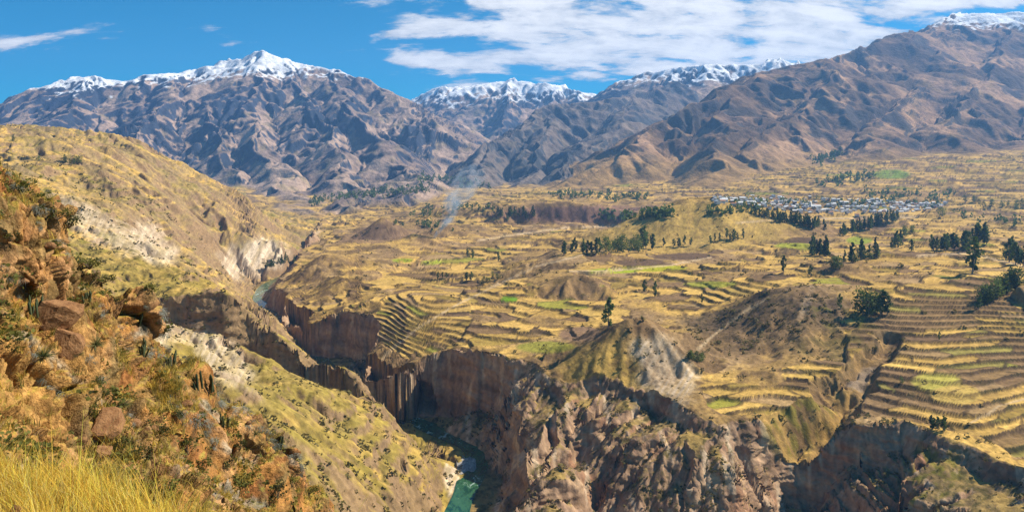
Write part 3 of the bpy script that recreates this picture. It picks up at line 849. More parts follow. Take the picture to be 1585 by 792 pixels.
def flat_mat(name, col, rough=0.85, var=0.25, scale=3.0, spec=0.2):
    m, b, bs = principled(name, rough, spec)
    tc = b.n('ShaderNodeTexCoord')
    oi = b.n('ShaderNodeObjectInfo')
    n = b.noise(tc.outputs['Object'], scale, 4, 0.6)
    f = b.math('ADD', b.smooth(n, 0.3, 0.7, 1 - var, 1 + var), b.math('MULTIPLY', b.math('SUBTRACT', oi.outputs['Random'], 0.5), var))
    c = b.mix(1.0, (*col, 1), b.comb(f, f, f), 'MULTIPLY')
    b.t.links.new(c, bs.inputs['Base Color'])
    return m

# ------------------------------------------------------------------ linking helpers
def link(o, parent=None):
    COL.objects.link(o)
    if parent is not None:
        o.parent = parent
    return o
def setp(o, label=None, cat=None, group=None, kind=None):
    if label: o['label'] = label
    if cat: o['category'] = cat
    if group: o['group'] = group
    if kind: o['kind'] = kind
    return o

def np_mesh(name, V, Q, cols=None, mat=None, smooth=True):
    """V (n,3), Q (m,k) faces with equal corner count"""
    me = bpy.data.meshes.new(name)
    n, mq, k = len(V), len(Q), Q.shape[1]
    me.vertices.add(n)
    me.vertices.foreach_set('co', np.ascontiguousarray(V, np.float32).ravel())
    me.loops.add(mq * k)
    me.loops.foreach_set('vertex_index', np.ascontiguousarray(Q, np.int32).ravel())
    me.polygons.add(mq)
    me.polygons.foreach_set('loop_start', np.arange(0, mq * k, k, dtype=np.int32))
    if smooth:
        me.polygons.foreach_set('use_smooth', np.ones(mq, bool))
    me.update(calc_edges=True)
    if cols is not None:
        a = me.color_attributes.new('Col', 'FLOAT_COLOR', 'POINT')
        a.data.foreach_set('color', np.column_stack([cols, np.ones(n)]).astype(np.float32).ravel())
    if mat:
        me.materials.append(mat)
    return me

# ------------------------------------------------------------------ cut the sheet into ground, fields, cliffs, hills and mountains
def split_terrain():
    nr, nu = NSH
    idx = np.arange(nr * nu).reshape(nr, nu)
    a, b, c, d = idx[:-1, :-1], idx[:-1, 1:], idx[1:, 1:], idx[1:, :-1]
    q = np.stack([a, b, c, d], -1).reshape(-1, 4)
    V = np.stack([XF, YF, H], -1).reshape(-1, 3)
    Cf = C.reshape(-1, 3)
    # drop what lies deep behind a ridge
    E = H / YF
    vis = (E >= np.maximum.accumulate(E, axis=0) - np.where(Y > 3300, 0.012, 0.022))
    ppx, ppy = proj(XF, YF, H)
    vis &= ~((ppx < 430) & (ppy > np.interp(ppx, [-400, 0, 100, 200, 300, 430], [120, 240, 335, 455, 560, 660]) + 190))
    vis = vis.ravel()[q].any(1)
    mid = np.where(MA > 0.5, MID, 0).ravel()
    lab = np.zeros(nr * nu, np.int32)
    canf = ((can > 0.5) & (slope > 0.45)).ravel()
    lab[canf] = 7
    lab[(left & (MA <= 0.5)).ravel()] = 8
    lab[mid > 0] = mid[mid > 0]
    ql = lab[q]
    fl = np.where((ql == ql[:, :1]).all(1), ql[:, 0], ql.max(1))
    tid = TID.ravel(); wm = WALLM.ravel(); tw_ = TW.ravel()
    qt = tid[q]
    same = (qt == qt[:, :1]).all(1) & (qt[:, 0] != 0) & (wm[q].max(1) < 0.55) & (tw_[q].min(1) > 0.5) & (fl == 0)
    vp = np.stack(proj(V[:, 0], V[:, 1], V[:, 2]), -1)
    p0, p1, p2, p3 = (vp[q[:, k]] for k in range(4))
    area = 0.5 * np.abs((p2 - p0)[:, 0] * (p3 - p1)[:, 1] - (p2 - p0)[:, 1] * (p3 - p1)[:, 0])
    infr = (p0[:, 0] > 0) & (p0[:, 0] < 1585) & (p0[:, 1] < 792)
    s = same & vis & infr
    ids, inv = np.unique(qt[s][:, 0], return_inverse=True)
    ar = np.bincount(inv, area[s])
    keep = ids[np.argsort(-ar)[:240]]
    keep = keep[np.sort(ar)[::-1][:240] > 60]
    fkey = np.zeros(len(q), np.int64)
    hit = same & vis & np.isin(qt[:, 0], keep)
    fkey[hit] = qt[hit][:, 0]
    def make(name, mask, mat):
        f = q[mask]
        used, invv = np.unique(f, return_inverse=True)
        return np_mesh(name, V[used] * K, invv.reshape(f.shape), Cf[used], mat)
    g = link(bpy.data.objects.new('ground', make('ground', vis & (fl == 0) & (fkey == 0), MAT_GROUND)))
    setp(g, 'dry golden valley floor and plateau above the canyon', kind='structure')
    hid = np.nonzero(fkey)[0]
    hid = hid[np.argsort(fkey[hid], kind='stable')]
    ks, st_ = np.unique(fkey[hid], return_index=True)
    for part in np.split(hid, st_[1:]):
        link(bpy.data.objects.new('field', make('field', part, MAT_GROUND)), g)
    print('FACES', int(vis.sum()), len(ks))
    for l, nm, lb, mt in ((7, 'canyon_wall', 'steep brown eroded rock wall of the river canyon', MAT_GROUND),
                      (8, 'hill', 'grassy yellow hillside and bank on the left side of the river', MAT_GROUND),
                      (1, 'mountain', 'broad snow-topped mountain massif on the left', MAT_MOUNT),
                      (2, 'mountain', 'distant snowy peak in the middle of the skyline', MAT_MOUNT),
                      (3, 'mountain', 'dark brown ridge before the distant snowy peak', MAT_MOUNT),
                      (4, 'mountain', 'distant range with patchy snow beside the right mountain', MAT_MOUNT),
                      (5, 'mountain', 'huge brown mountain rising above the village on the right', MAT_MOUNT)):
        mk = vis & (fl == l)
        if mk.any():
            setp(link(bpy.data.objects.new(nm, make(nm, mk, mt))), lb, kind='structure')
    return V, vis, q
TV, TVIS, TQ = split_terrain()

# ------------------------------------------------------------------ river
def build_river():
    p = catmull(RIVER, 14)
    n = len(p)
    d = np.gradient(p, axis=0)
    L = np.hypot(d[:, 0], d[:, 1])[:, None]
    nx = np.column_stack([d[:, 1], -d[:, 0]]) / L
    m = 9
    V, Q = [], []
    for i in range(n):
        w = 12.5 + 2.0 * math.sin(i * 0.23)
        for j in range(m):
            o = (j / (m - 1) * 2 - 1) * w
            V.append((p[i, 0] + nx[i, 0] * o, p[i, 1] + nx[i, 1] * o, p[i, 2] + 0.7))
    for i in range(n - 1):
        for j in range(m - 1):
            a = i * m + j
            Q.append((a, a + 1, a + m + 1, a + m))
    mt, b, bs = principled('river_water', 0.12, 0.5)
    geo = b.n('ShaderNodeNewGeometry')
    pos = geo.outputs['Position']
    st = b.n('ShaderNodeMapping'); st.inputs['Scale'].default_value = (1.0, 0.45, 1.0)
    b.t.links.new(pos, st.inputs[0])
    n1 = b.noise(st.outputs[0], 0.22, 7, 0.7, 0.6)
    n2 = b.noise(pos, 0.02, 2, 0.5)
    foam = b.smooth(b.math('ADD', n1, b.math('MULTIPLY', b.math('SUBTRACT', n2, 0.5), 0.5)), 0.58, 0.70)
    deep = b.mix(b.smooth(n1, 0.35, 0.6), (0.010, 0.050, 0.022, 1), (0.045, 0.13, 0.050, 1))
    c = b.mix(foam, deep, (0.42, 0.52, 0.48, 1))
    b.t.links.new(c, bs.inputs['Base Color'])
    b.t.links.new(b.math('ADD', 0.12, b.math('MULTIPLY', foam, 0.6)), bs.inputs['Roughness'])
    bp = b.n('ShaderNodeBump'); bp.inputs['Strength'].default_value = 0.4; bp.inputs['Distance'].default_value = 0.5
    b.t.links.new(n1, bp.inputs['Height']); b.t.links.new(bp.outputs[0], bs.inputs['Normal'])
    o = link(bpy.data.objects.new('river', np_mesh('river', np.array(V) * K, np.array(Q), None, mt)))
    setp(o, 'green mountain river at the bottom of the canyon', kind='structure')
build_river()
def gravel_bar():
    cx, cy, _ = pt(730, 716, 848)
    r = np.random.default_rng(3)
    V, Q = [], []
    n, m = 40, 9
    for j in range(m):
        t = j / (m - 1)
        for i in range(n):
            a = 6.28318 * i / n
            w = 1 + 0.22 * math.sin(2 * a + 1) + 0.12 * math.sin(5 * a)
            V.append((cx - 3 + 11 * w * (1 - t) * math.cos(a), cy + 36 * w * (1 - t) * math.sin(a), -316.2 + 1.6 * math.sin(t * 1.57) + 0.25 * r.normal() * (t > 0)))
    for j in range(m - 1):
        for i in range(n):
            Q.append((j * n + i, j * n + (i + 1) % n, (j + 1) * n + (i + 1) % n, (j + 1) * n + i))
    V = np.array(V); 
    c = np.clip(0.36 + 0.10 * r.normal(size=(len(V), 1)), .2, .6) * np.array([[1.0, .93, .83]])
    o = link(bpy.data.objects.new('gravel_bar', np_mesh('gravel_bar', V * K, np.array(Q), c, MAT_GROUND, False)))
    setp(o, 'pale gravel bar in the river bed', kind='structure')
gravel_bar()

# ------------------------------------------------------------------ near hillside: a loft through four contour lines, metres
FG = dict(
 px=[-260, -120, 0, 60, 130, 175, 220, 260, 300, 330, 375, 420, 450, 480, 520, 600],
 crest=[20, 140, 240, 292, 372, 430, 470, 512, 560, 592, 625, 652, 690, 725, 790, 920],
 cd=[30, 34, 37.5, 39.5, 42, 43.6, 45.3, 46.8, 48.5, 49.8, 51.5, 53.3, 54.6, 56, 58, 62])
def fg_curves():
    t = np.linspace(-240, 590, 640)
    ip = lambda v: np.interp(t, FG['px'], v)
    bx = [-240, 0, 100, 200, 300, 400, 500, 590]
    ib = lambda v: np.interp(t, bx, v)
    cp, cd = ip(FG['crest']), ip(FG['cd'])
    rows = [(ib([800, 800, 805, 815, 840, 880, 930, 1010]), ib([15, 16, 18, 22, 27, 33, 42, 52])),
            (ib([720, 705, 700, 705, 735, 790, 860, 970]), cd - ib([11, 11.5, 11.5, 11, 10, 9, 8, 5])),
            (ib([520, 590, 605, 635, 690, 765, 845, 960]), cd - ib([7.5, 7.8, 8, 7.6, 7, 6.2, 5, 3.2])),
            (ib([300, 405, 470, 545, 620, 700, 800, 940]), cd - ib([3.2, 3.4, 3.6, 3.6, 3.4, 3, 2.4, 1.6])),
            (cp, cd), (cp + 14, cd + 2.5), (cp + 110, cd + 16), (cp * 0 + 1150, cd + 90)]
    return t, rows
fgt, fgr = fg_curves()
def build_fg():
    NS, NT = len(fgt), 410
    P = np.stack([np.stack([(fgt - PX0) / F * d, d, (HOR - p) / F * d], -1) for p, d in fgr], 0)   # (8, NS, 3)
    key = np.array([0.0, 0.16, 0.42, 0.72, 0.93, 0.955, 0.98, 1.0])
    tt = np.linspace(0, 1, NT)
    S = np.zeros((NT, NS, 3))
    k = np.searchsorted(key, tt, side='right') - 1
    k = np.clip(k, 0, 6)
    w = ((tt - key[k]) / (key[k + 1] - key[k]))[:, None, None]
    S = P[k] * (1 - w) + P[k + 1] * w
    for _ in range(10):                       # soften the loft
        S[1:-1] = 0.5 * S[1:-1] + 0.25 * (S[2:] + S[:-2])
    def steps(x, y, z, lock):
        q = (z + 0.30 * x + 1.1 * fbm(x / 4, y / 4 + z / 5, 2, 405)) / 4.6
        l = np.floor(q); f = q - l
        stp = (l + 0.22 * f + 0.78 * sstep(0.58, 0.95, f)) - q
        lw = lock * (0.6 + 0.4 * sstep(-0.3, 0.3, fbm(x / 9, y / 9 + z / 9, 2, 411)))
        return z + 4.6 * stp * lw * 0.95
    lk0 = (sstep(0.0, 0.08, tt) * (1 - sstep(0.955, 0.985, tt)))[:, None]
    zs = steps(S[..., 0], S[..., 1], S[..., 2], lk0)
    ds = np.sqrt(np.diff(S[..., 0], axis=0) ** 2 + np.diff(S[..., 1], axis=0) ** 2 + (2.2 * np.diff(zs, axis=0)) ** 2) / S[1:, :, 1]
    ds[int(NT * 0.955):] *= 0.15
    ds = np.minimum(ds, np.median(ds) * 12) + np.median(ds) * 0.25
    for _ in range(4):
        ds[:, 1:-1] = (ds[:, 1:-1] + ds[:, 2:] + ds[:, :-2]) / 3
    cu = np.vstack([np.zeros((1, NS)), np.cumsum(ds, axis=0)]); cu /= cu[-1]
    T = np.stack([np.interp(tt, cu[:, j], tt) for j in range(NS)], 1)
    fi = T * (NT - 1); i0 = np.minimum(fi.astype(int), NT - 2); wf = (fi - i0)[..., None]
    jj = np.broadcast_to(np.arange(NS), T.shape)
    S = S[i0, jj] * (1 - wf) + S[i0 + 1, jj] * wf
    x, y, z = S[..., 0], S[..., 1], S[..., 2]
    tt = T[:, :, None][..., 0]
    lock = sstep(0.0, 0.08, tt) * (1 - sstep(0.955, 0.985, tt))
    # large blocks and hollows
    big = fbm3(x / 6, y / 6, z / 5, 2, 401)
    z2 = steps(x, y, z, lock)
    # normals of the loft
    def nrm(x, y, z):
        a = np.stack(np.gradient(np.stack([x, y, z], -1), axis=1), 0)
        b = np.stack(np.gradient(np.stack([x, y, z], -1), axis=0), 0)
        n = np.cross(a, b)
        return n / (np.linalg.norm(n, axis=-1, keepdims=True) + 1e-9)
    n = nrm(x, y, z2)
    n = n * np.sign(np.median(-n[..., 1] + 0.6 * n[..., 2]))
    wx, wy, wz = x + 0.5 * gn3(x / 1.3, y / 1.3, z / 1.3, 421), y + 0.5 * gn3(x / 1.3, y / 1.3, z / 1.3, 423), z2
    bd, cid, fc1 = voro3(wx / 2.6, wy / 2.6, wz / 3.6, 31)
    bd2, cid2, fc2 = voro3(wx / 0.85, wy / 0.85, wz / 1.1, 33)
    blk = ((cid.astype(np.int64) * 7919) % 101) / 101.0
    blk2 = ((cid2.astype(np.int64) * 7919) % 101) / 101.0
    rocky = sstep(-0.35, 0.05, fbm(x / 5 + 3, z / 4 + y / 6, 3, 431)) * lock
    d = 1.15 * big * lock + rocky * (0.8 * (blk - 0.5) + 1.1 * fc1 - 0.95 * (1 - sstep(0, 0.09, bd)) + 0.16 * (blk2 - 0.5) + 0.30 * fc2 - 0.20 * (1 - sstep(0, 0.10, bd2)) + 0.5 * (ridged(x / 1.3 + y / 2.0, z / 7, 3, 447) - 0.6))
    d += (0.24 * fbm3(x / 0.9, y / 0.9, z2 / 0.9, 3, 435) + 0.06 * fbm3(x / 0.22, y / 0.22, z2 / 0.22, 2, 437)) * lock
    # deep diagonal cracks
    for (c0, c1, sc) in ((0.9, 1.3, 6.2), (0.7, 0.5, 5.0)):
        ln = gn((x * c0 + z2 * c1) / sc + 0.4 * fbm(x / 3, z / 3, 2, 441), y / 14, 443)
        d -= 0.5 * (1 - sstep(0.0, 0.06, np.abs(ln))) * lock * rocky
    x, y, z = x + n[..., 0] * d, y + n[..., 1] * d, z2 + n[..., 2] * d
    n = nrm(x, y, z)
    n = n * np.where(n[..., 1:2] > 0.999, -1, 1)
    up = np.abs(n[..., 2])
    px, py = proj(x, y, z)
    # colours
    c = np.broadcast_to(rgb(.36, .175, .055), x.shape + (3,)).astype(np.float32).copy()
    def pc(mask, col):
        c[...] += (np.asarray(col, np.float32) - c) * np.clip(mask, 0, 1)[..., None].astype(np.float32)
    m1, m2, m3 = fbm3(x / 3.5, y / 3.5, z / 2.5, 3, 451), fbm3(x / 0.9, y / 0.9, z / 0.8, 3, 455), fbm3(x / 0.3, y / 0.3, z / 0.3, 2, 459)
    pc(sstep(-0.1, 0.5, m1), rgb(.27, .115, .04))
    pc(sstep(0.1, 0.5, -m1 + 0.3 * m2) * 0.7, rgb(.48, .28, .125))
    pc(rocky * (0.25 * (blk2 > 0.6) + 0.25 * (blk > 0.65)), rgb(.46, .265, .14))
    pc(sstep(0.05, 0.45, m2) * 0.65, rgb(.19, .105, .05))
    pc(sstep(0.0, 0.4, fbm3(x / 1.8, y / 1.8, z / 1.2, 3, 471)) * 0.6, rgb(.16, .125, .05))
    pc(rocky * (1 - sstep(0, 0.08, bd)) * 0.85, rgb(.07, .04, .02))  # crevice shade painted along the joints of the large blocks
    pc(rocky * (1 - sstep(0, 0.10, bd2)) * 0.5, rgb(.11, .06, .03))  # fainter crevice shade painted along the small joints
    # streaked ochre clay face at the left
    clay = ell(px, py, 55, 590, 85, 110, 0.25, 0.3, 0.3 * m1)
    pc(clay * 0.8, rgb(.43, .235, .075))
    pc(clay * sstep(-0.1, 0.5, gn(x / 0.35, z / 5, 461)) * 0.6, rgb(.28, .14, .05))
    # dry grass and low green on ledges
    gr = sstep(0.66, 0.90, up + 0.20 * m1 + 0.15 * m2) * (1 - 0.6 * rocky * (blk2 > 0.5))
    pc(gr * 0.9, rgb(.42, .30, .065))
    pc(gr * sstep(0.0, 0.5, m2 + 0.5 * m1) * 0.7, rgb(.21, .185, .045))
    pc(gr * sstep(0.2, 0.5, m3) * 0.5, rgb(.12, .10, .035))
    # grey-green lichen edges
    pc(sstep(0.35, 0.6, fbm(x / 1.3, z / 2.2 + y / 3, 3, 465)) * (1 - gr) * 0.5, rgb(.30, .31, .25))
    c *= (0.92 + 0.42 * sstep(-0.5, 0.5, m3))[..., None]
    cl_ = c.mean(-1, keepdims=True)
    c[...] = np.maximum(cl_ + (c - cl_) * 1.03, 0.008) * 1.05
    idx = np.arange(NT * NS).reshape(NT, NS)
    Q = np.stack([idx[:-1, :-1], idx[:-1, 1:], idx[1:, 1:], idx[1:, :-1]], -1).reshape(-1, 4)
    V = np.stack([x, y, z], -1).reshape(-1, 3)
    return V, Q, np.clip(c, 0.01, 0.8).reshape(-1, 3), up.ravel(), n.reshape(-1, 3), gr.ravel()
FV, FQ, FCOL, FUP, FNRM, FGR = build_fg()
MAT_ROCK = terrain_mat('near_rock', 3.6, 0.9, 9.0, 1.0, 0.16, 0.42, 1.32)
fgo = link(bpy.data.objects.new('rocky_hillside', np_mesh('rocky_hillside', FV, FQ, FCOL, MAT_ROCK, False)))
setp(fgo, 'steep orange rock hillside with ledges in the left foreground', kind='structure')

# grassy knoll the camera stands on
def knoll_z(x, y):
    r = np.hypot(x, y)
    az = np.degrees(np.arctan2(x, y))
    edge = np.interp(az, [-180, -60, -32.5, -28, -24, -18, 0, 40, 180], [30, 12, 7.6, 6.8, 5.6, 4.4, 3.6, 3.6, 30])
    z = -1.72 - 0.10 * r + 0.06 * fbm(x / 1.1, y / 1.1, 3, 501)
    return z - 0.95 * np.maximum(r - edge, 0) ** 1.06 * (np.abs(az) < 120)
def build_knoll():
    r = np.exp(np.linspace(math.log(0.3), math.log(26), 110))
    a = np.radians(np.linspace(-75, 75, 190))
    R, A = np.meshgrid(r, a, indexing='ij')
    x, y = R * np.sin(A), R * np.cos(A)
    z = np.maximum(knoll_z(x, y), -22)
    c = lerp(rgb(.34, .235, .06), rgb(.20, .13, .05), sstep(-0.2, 0.5, fbm(x, y, 3, 511))[..., None])
    idx = np.arange(R.size).reshape(R.shape)
    Q = np.stack([idx[:-1, :-1], idx[:-1, 1:], idx[1:, 1:], idx[1:, :-1]], -1).reshape(-1, 4)
    o = link(bpy.data.objects.new('grassy_knoll', np_mesh('grassy_knoll', np.stack([x, y, z], -1).reshape(-1, 3), Q, c.reshape(-1, 3), MAT_ROCK)))
    setp(o, 'dry grassy ground at the bottom left corner', kind='structure')
build_knoll()

# ------------------------------------------------------------------ haze
def build_haze():
    lo, hi = (-9500, -60, float(TV[:, 2].min() * K) - 3), (9500, 9600, float(TV[:, 2].max() * K) + 30)
    x0, y0, z0 = lo; x1, y1, z1 = hi
    V = np.array([(x0,y0,z0),(x1,y0,z0),(x1,y1,z0),(x0,y1,z0),(x0,y0,z1),(x1,y0,z1),(x1,y1,z1),(x0,y1,z1)], float)
    Q = np.array([(0,3,2,1),(4,5,6,7),(0,1,5,4),(1,2,6,5),(2,3,7,6),(3,0,4,7)])
    m = bpy.data.materials.new('haze_air')
    m.use_nodes = True
    nt = m.node_tree
    nt.nodes.clear()
    out = nt.nodes.new('ShaderNodeOutputMaterial')
    v = nt.nodes.new('ShaderNodeVolumePrincipled')
    v.inputs['Color'].default_value = (0.22, 0.50, 1.0, 1)
    v.inputs['Density'].default_value = 6.4e-5
    v.inputs['Anisotropy'].default_value = 0.2
    nt.links.new(v.outputs[0], out.inputs['Volume'])
    o = link(bpy.data.objects.new('haze', np_mesh('haze', V, Q, None, m, False)))
    setp(o, 'thin blue mountain haze filling the valley air', kind='stuff')
build_haze()

# ------------------------------------------------------------------ where a line of sight of the photograph meets the ground
class Finder:
    def __init__(s, V, keep):
        s.V = V
        s.ids = np.nonzero(keep)[0]
        v = V[s.ids]
        px, py = proj(v[:, 0], v[:, 1], v[:, 2])
        s.px, s.py = px, py
        s.W, s.Hh = 1900, 1100
        ix, iy = (px + 150).astype(int), (py + 100).astype(int)
        ok = (ix >= 0) & (ix < s.W) & (iy >= 0) & (iy < s.Hh)
        s.z = np.full((s.Hh, s.W), 1e9); s.i = np.full((s.Hh, s.W), -1)
        o = np.nonzero(ok)[0]
        o = o[np.argsort(-v[o, 1])]
        s.z[iy[o], ix[o]] = v[o, 1]; s.i[iy[o], ix[o]] = s.ids[o]
    def at(s, px, py, r=2):
        for rr in (r, r + 2, r + 5, r + 10):
            a, b = int(px + 150), int(py + 100)
            y0, y1, x0, x1 = max(b - rr, 0), min(b + rr + 1, s.Hh), max(a - rr, 0), min(a + rr + 1, s.W)
            w = s.z[y0:y1, x0:x1]
            if w.size and w.min() < 1e8:
                k = np.unravel_index(np.argmin(w), w.shape)
                return s.V[s.i[y0 + k[0], x0 + k[1]]], s.i[y0 + k[0], x0 + k[1]]
        return None, -1
vert_vis = np.zeros(len(TV), bool)
vert_vis[np.unique(TQ[TVIS])] = True
FAR = Finder(TV, vert_vis)
NEAR = Finder(FV, np.ones(len(FV), bool))

# ------------------------------------------------------------------ plants: mesh makers (unit height, base at the origin)
def leaf_cloud(pts, size, rnd, flatten=0.5):
    """one crumpled quad (two triangles) per clump point"""
    V, Q, Cc = [], [], []
    for p, sz, shade in zip(pts, size, rnd.random(len(pts))):
        a = Vector(rnd.normal(size=3)).normalized()
        b = a.cross(Vector(rnd.normal(size=3))).normalized()
        a, b = a * sz, b * sz * 0.8
        base = len(V)
        p = Vector(p)
        k = rnd.random(4) * 0.5 + 0.75
        V += [p + a * k[0], p + b * k[1], p - a * k[2], p - b * k[3]]
        Q.append((base, base + 1, base + 2, base + 3))
    return V, Q

def tube(V, Q, p0, p1, r0, r1, n=6):
    d = (Vector(p1) - Vector(p0)).normalized()
    a = d.orthogonal().normalized(); b = d.cross(a)
    base = len(V)
    for p, r in ((Vector(p0), r0), (Vector(p1), r1)):
        for i in range(n):
            t = 2 * math.pi * i / n
            V.append(p + a * (r * math.cos(t)) + b * (r * math.sin(t)))
    for i in range(n):
        Q.append((base + i, base + (i + 1) % n, base + n + (i + 1) % n, base + n + i))

def foliage_mat(name, c0, c1, scale=3.0):
    m, b, bs = principled(name, 0.75, 0.2)
    tc = b.n('ShaderNodeTexCoord'); oi = b.n('ShaderNodeObjectInfo')
    n = b.noise(tc.outputs['Object'], scale, 3, 0.6)
    f = b.smooth(b.math('ADD', n, b.math('MULTIPLY', b.math('SUBTRACT', oi.outputs['Random'], 0.5), 0.35)), 0.32, 0.68)
    col = b.mix(f, (*c0, 1), (*c1, 1))
    b.t.links.new(col, bs.inputs['Base Color'])
    tr = b.n('ShaderNodeBsdfTranslucent'); b.t.links.new(col, tr.inputs['Color'])
    mx = b.n('ShaderNodeMixShader'); mx.inputs[0].default_value = 0.35
    b.t.links.new(bs.outputs[0], mx.inputs[1]); b.t.links.new(tr.outputs[0], mx.inputs[2])
    b.t.links.new(mx.outputs[0], b.t.nodes['Material Output'].inputs[0])
    return m
MAT_LEAF = foliage_mat('tree_leaves', (.040, .078, .020), (.125, .175, .036), 4.0)
MAT_LEAF2 = foliage_mat('pale_tree_leaves', (.065, .10, .022), (.17, .21, .04), 4.0)
MAT_TRUNK = flat_mat('bark', (.26, .21, .16), 0.9, 0.3, 6.0)

def tree_meshes(seed, kind):
    r = np.random.default_rng(seed)
    tV, tQ, pts, sz = [], [], [], []
    if kind == 'tall':
        top, base, wid, n = 0.97, 0.14, 0.13, 300
    elif kind == 'round':
        top, base, wid, n = 0.95, 0.12, 0.27, 300
    else:
        top, base, wid, n = 0.97, 0.10, 0.18, 300
    bend = r.normal(size=2) * 0.03
    prev = Vector((0, 0, -0.04))
    for k in range(1, 6):
        t = k / 5 * 0.92
        q = Vector((bend[0] * math.sin(t * 3), bend[1] * math.sin(t * 3), t))
        tube(tV, tQ, prev, q, 0.022 * (1.1 - (k - 1) / 5), 0.022 * (1.1 - k / 5))
        prev = q
    clumps = []
    for k in range(16 if kind != 'round' else 14):
        t = base + (top - base) * (k + r.random()) / 16
        env = {'tall': wid * (0.55 + 0.75 * math.sin(min(1, (t - base) / (top - base)) ** 0.8 * math.pi)),
               'round': wid * (0.35 + math.sin((t - base) / (top - base) * math.pi) ** 0.7),
               'cone': wid * (1.25 - 1.05 * (t - base) / (top - base))}[kind]
        a = r.random() * 6.28
        rr = env * (0.25 + 0.65 * r.random())
        c = (rr * math.cos(a) + bend[0], rr * math.sin(a) + bend[1], t)
        clumps.append((c, env * (0.45 + 0.35 * r.random())))
        tube(tV, tQ, (bend[0] * math.sin(t * 3), bend[1] * math.sin(t * 3), max(t - 0.10, 0.05)), c, 0.008, 0.003, 4)
    for k in range(n):
        c, s = clumps[r.integers(len(clumps))]
        v = r.normal(size=3); v = v / np.linalg.norm(v) * s * r.random() ** 0.4
        pts.append((c[0] + v[0], c[1] + v[1], min(max(c[2] + v[2] * 1.25, 0.06), 1.0)))
        sz.append(0.030 + 0.026 * r.random())
    V, Q = leaf_cloud(pts, sz, r)
    tr = np_mesh('trunk', np.array([tuple(v) for v in tV]), np.array(tQ), None, MAT_TRUNK)
    cr = np_mesh('crown', np.array([tuple(v) for v in V]), np.array(Q), None, MAT_LEAF if kind != 'round' else MAT_LEAF2, False)
    return tr, cr
TREES = {k: [tree_meshes(100 + i * 7 + j * 31, k) for i in range(4)] for j, k in enumerate(('tall', 'round', 'cone'))}

def put_tree(px, py, hpx, kind, label, group=None, name='eucalyptus_tree'):
    p, _ = FAR.at(px, py)
    if p is None:
        return
    p = p * K
    h = hpx / F * p[1]
    root = bpy.data.objects.new(name, None)
    root.empty_display_size = 1.0
    root.location = p - np.array([0, 0, 0.02 * h])
    w = h * random.uniform(0.85, 1.25)
    root.scale = (w, w, h)
    root.rotation_euler = (random.gauss(0, 0.03), random.gauss(0, 0.03), random.uniform(0, 6.28))
    link(root)
    setp(root, label, 'tree', group)
    tr, cr = random.choice(TREES[kind])
    link(bpy.data.objects.new('trunk', tr), root)
    link(bpy.data.objects.new('crown', cr), root)
    return root

SINGLE = [
 (942, 505, 50, 'tall', 'tallest dark tree, alone on the terraces above the canyon'),
 (1210, 418, 27, 'tall', 'slim tree standing alone on a pale ploughed field'),
 (1254, 426, 20, 'tall', 'small tree right of the slim lone tree, by a field wall'),
 (999, 449, 20, 'tall', 'shorter tree of the pair on the dark terraced bank'),
 (1014, 457, 26, 'tall', 'taller tree of the pair on the dark terraced bank'),
 (1086, 466, 16, 'tall', 'little tree alone on the dark slope behind the bowl'),
 (1299, 476, 26, 'tall', 'thin pale tree left of the dark pair of dense trees'),
 (1511, 476, 26, 'tall', 'single tree at the left end of the leafy row by the terraces'),
 (1505, 421, 60, 'tall', 'very tall dark tree rising from the row on the right terraces'),
 (1412, 386, 20, 'cone', 'lone dark tree on the track right of the tall clump'),
 (676, 431, 12, 'tall', 'leftmost small tree on the low bank of the middle plateau'),
 (770, 402, 16, 'tall', 'little leaning tree on the rim of the brown middle field'),
 (1455, 332, 17, 'round', 'bright green round tree at the right end of the village'),
 (60, 247, 9, 'round', 'small bushy tree high on the left hillside'),
 (20, 216, 9, 'round', 'lone bush-like tree on the skyline of the left hill'),
 (1453, 523, 14, 'tall', 'small dark tree at a terrace corner on the right'),
 (1397, 590, 12, 'round', 'small round tree beside the gravel gully'),
]
for a in SINGLE:
    put_tree(*a)
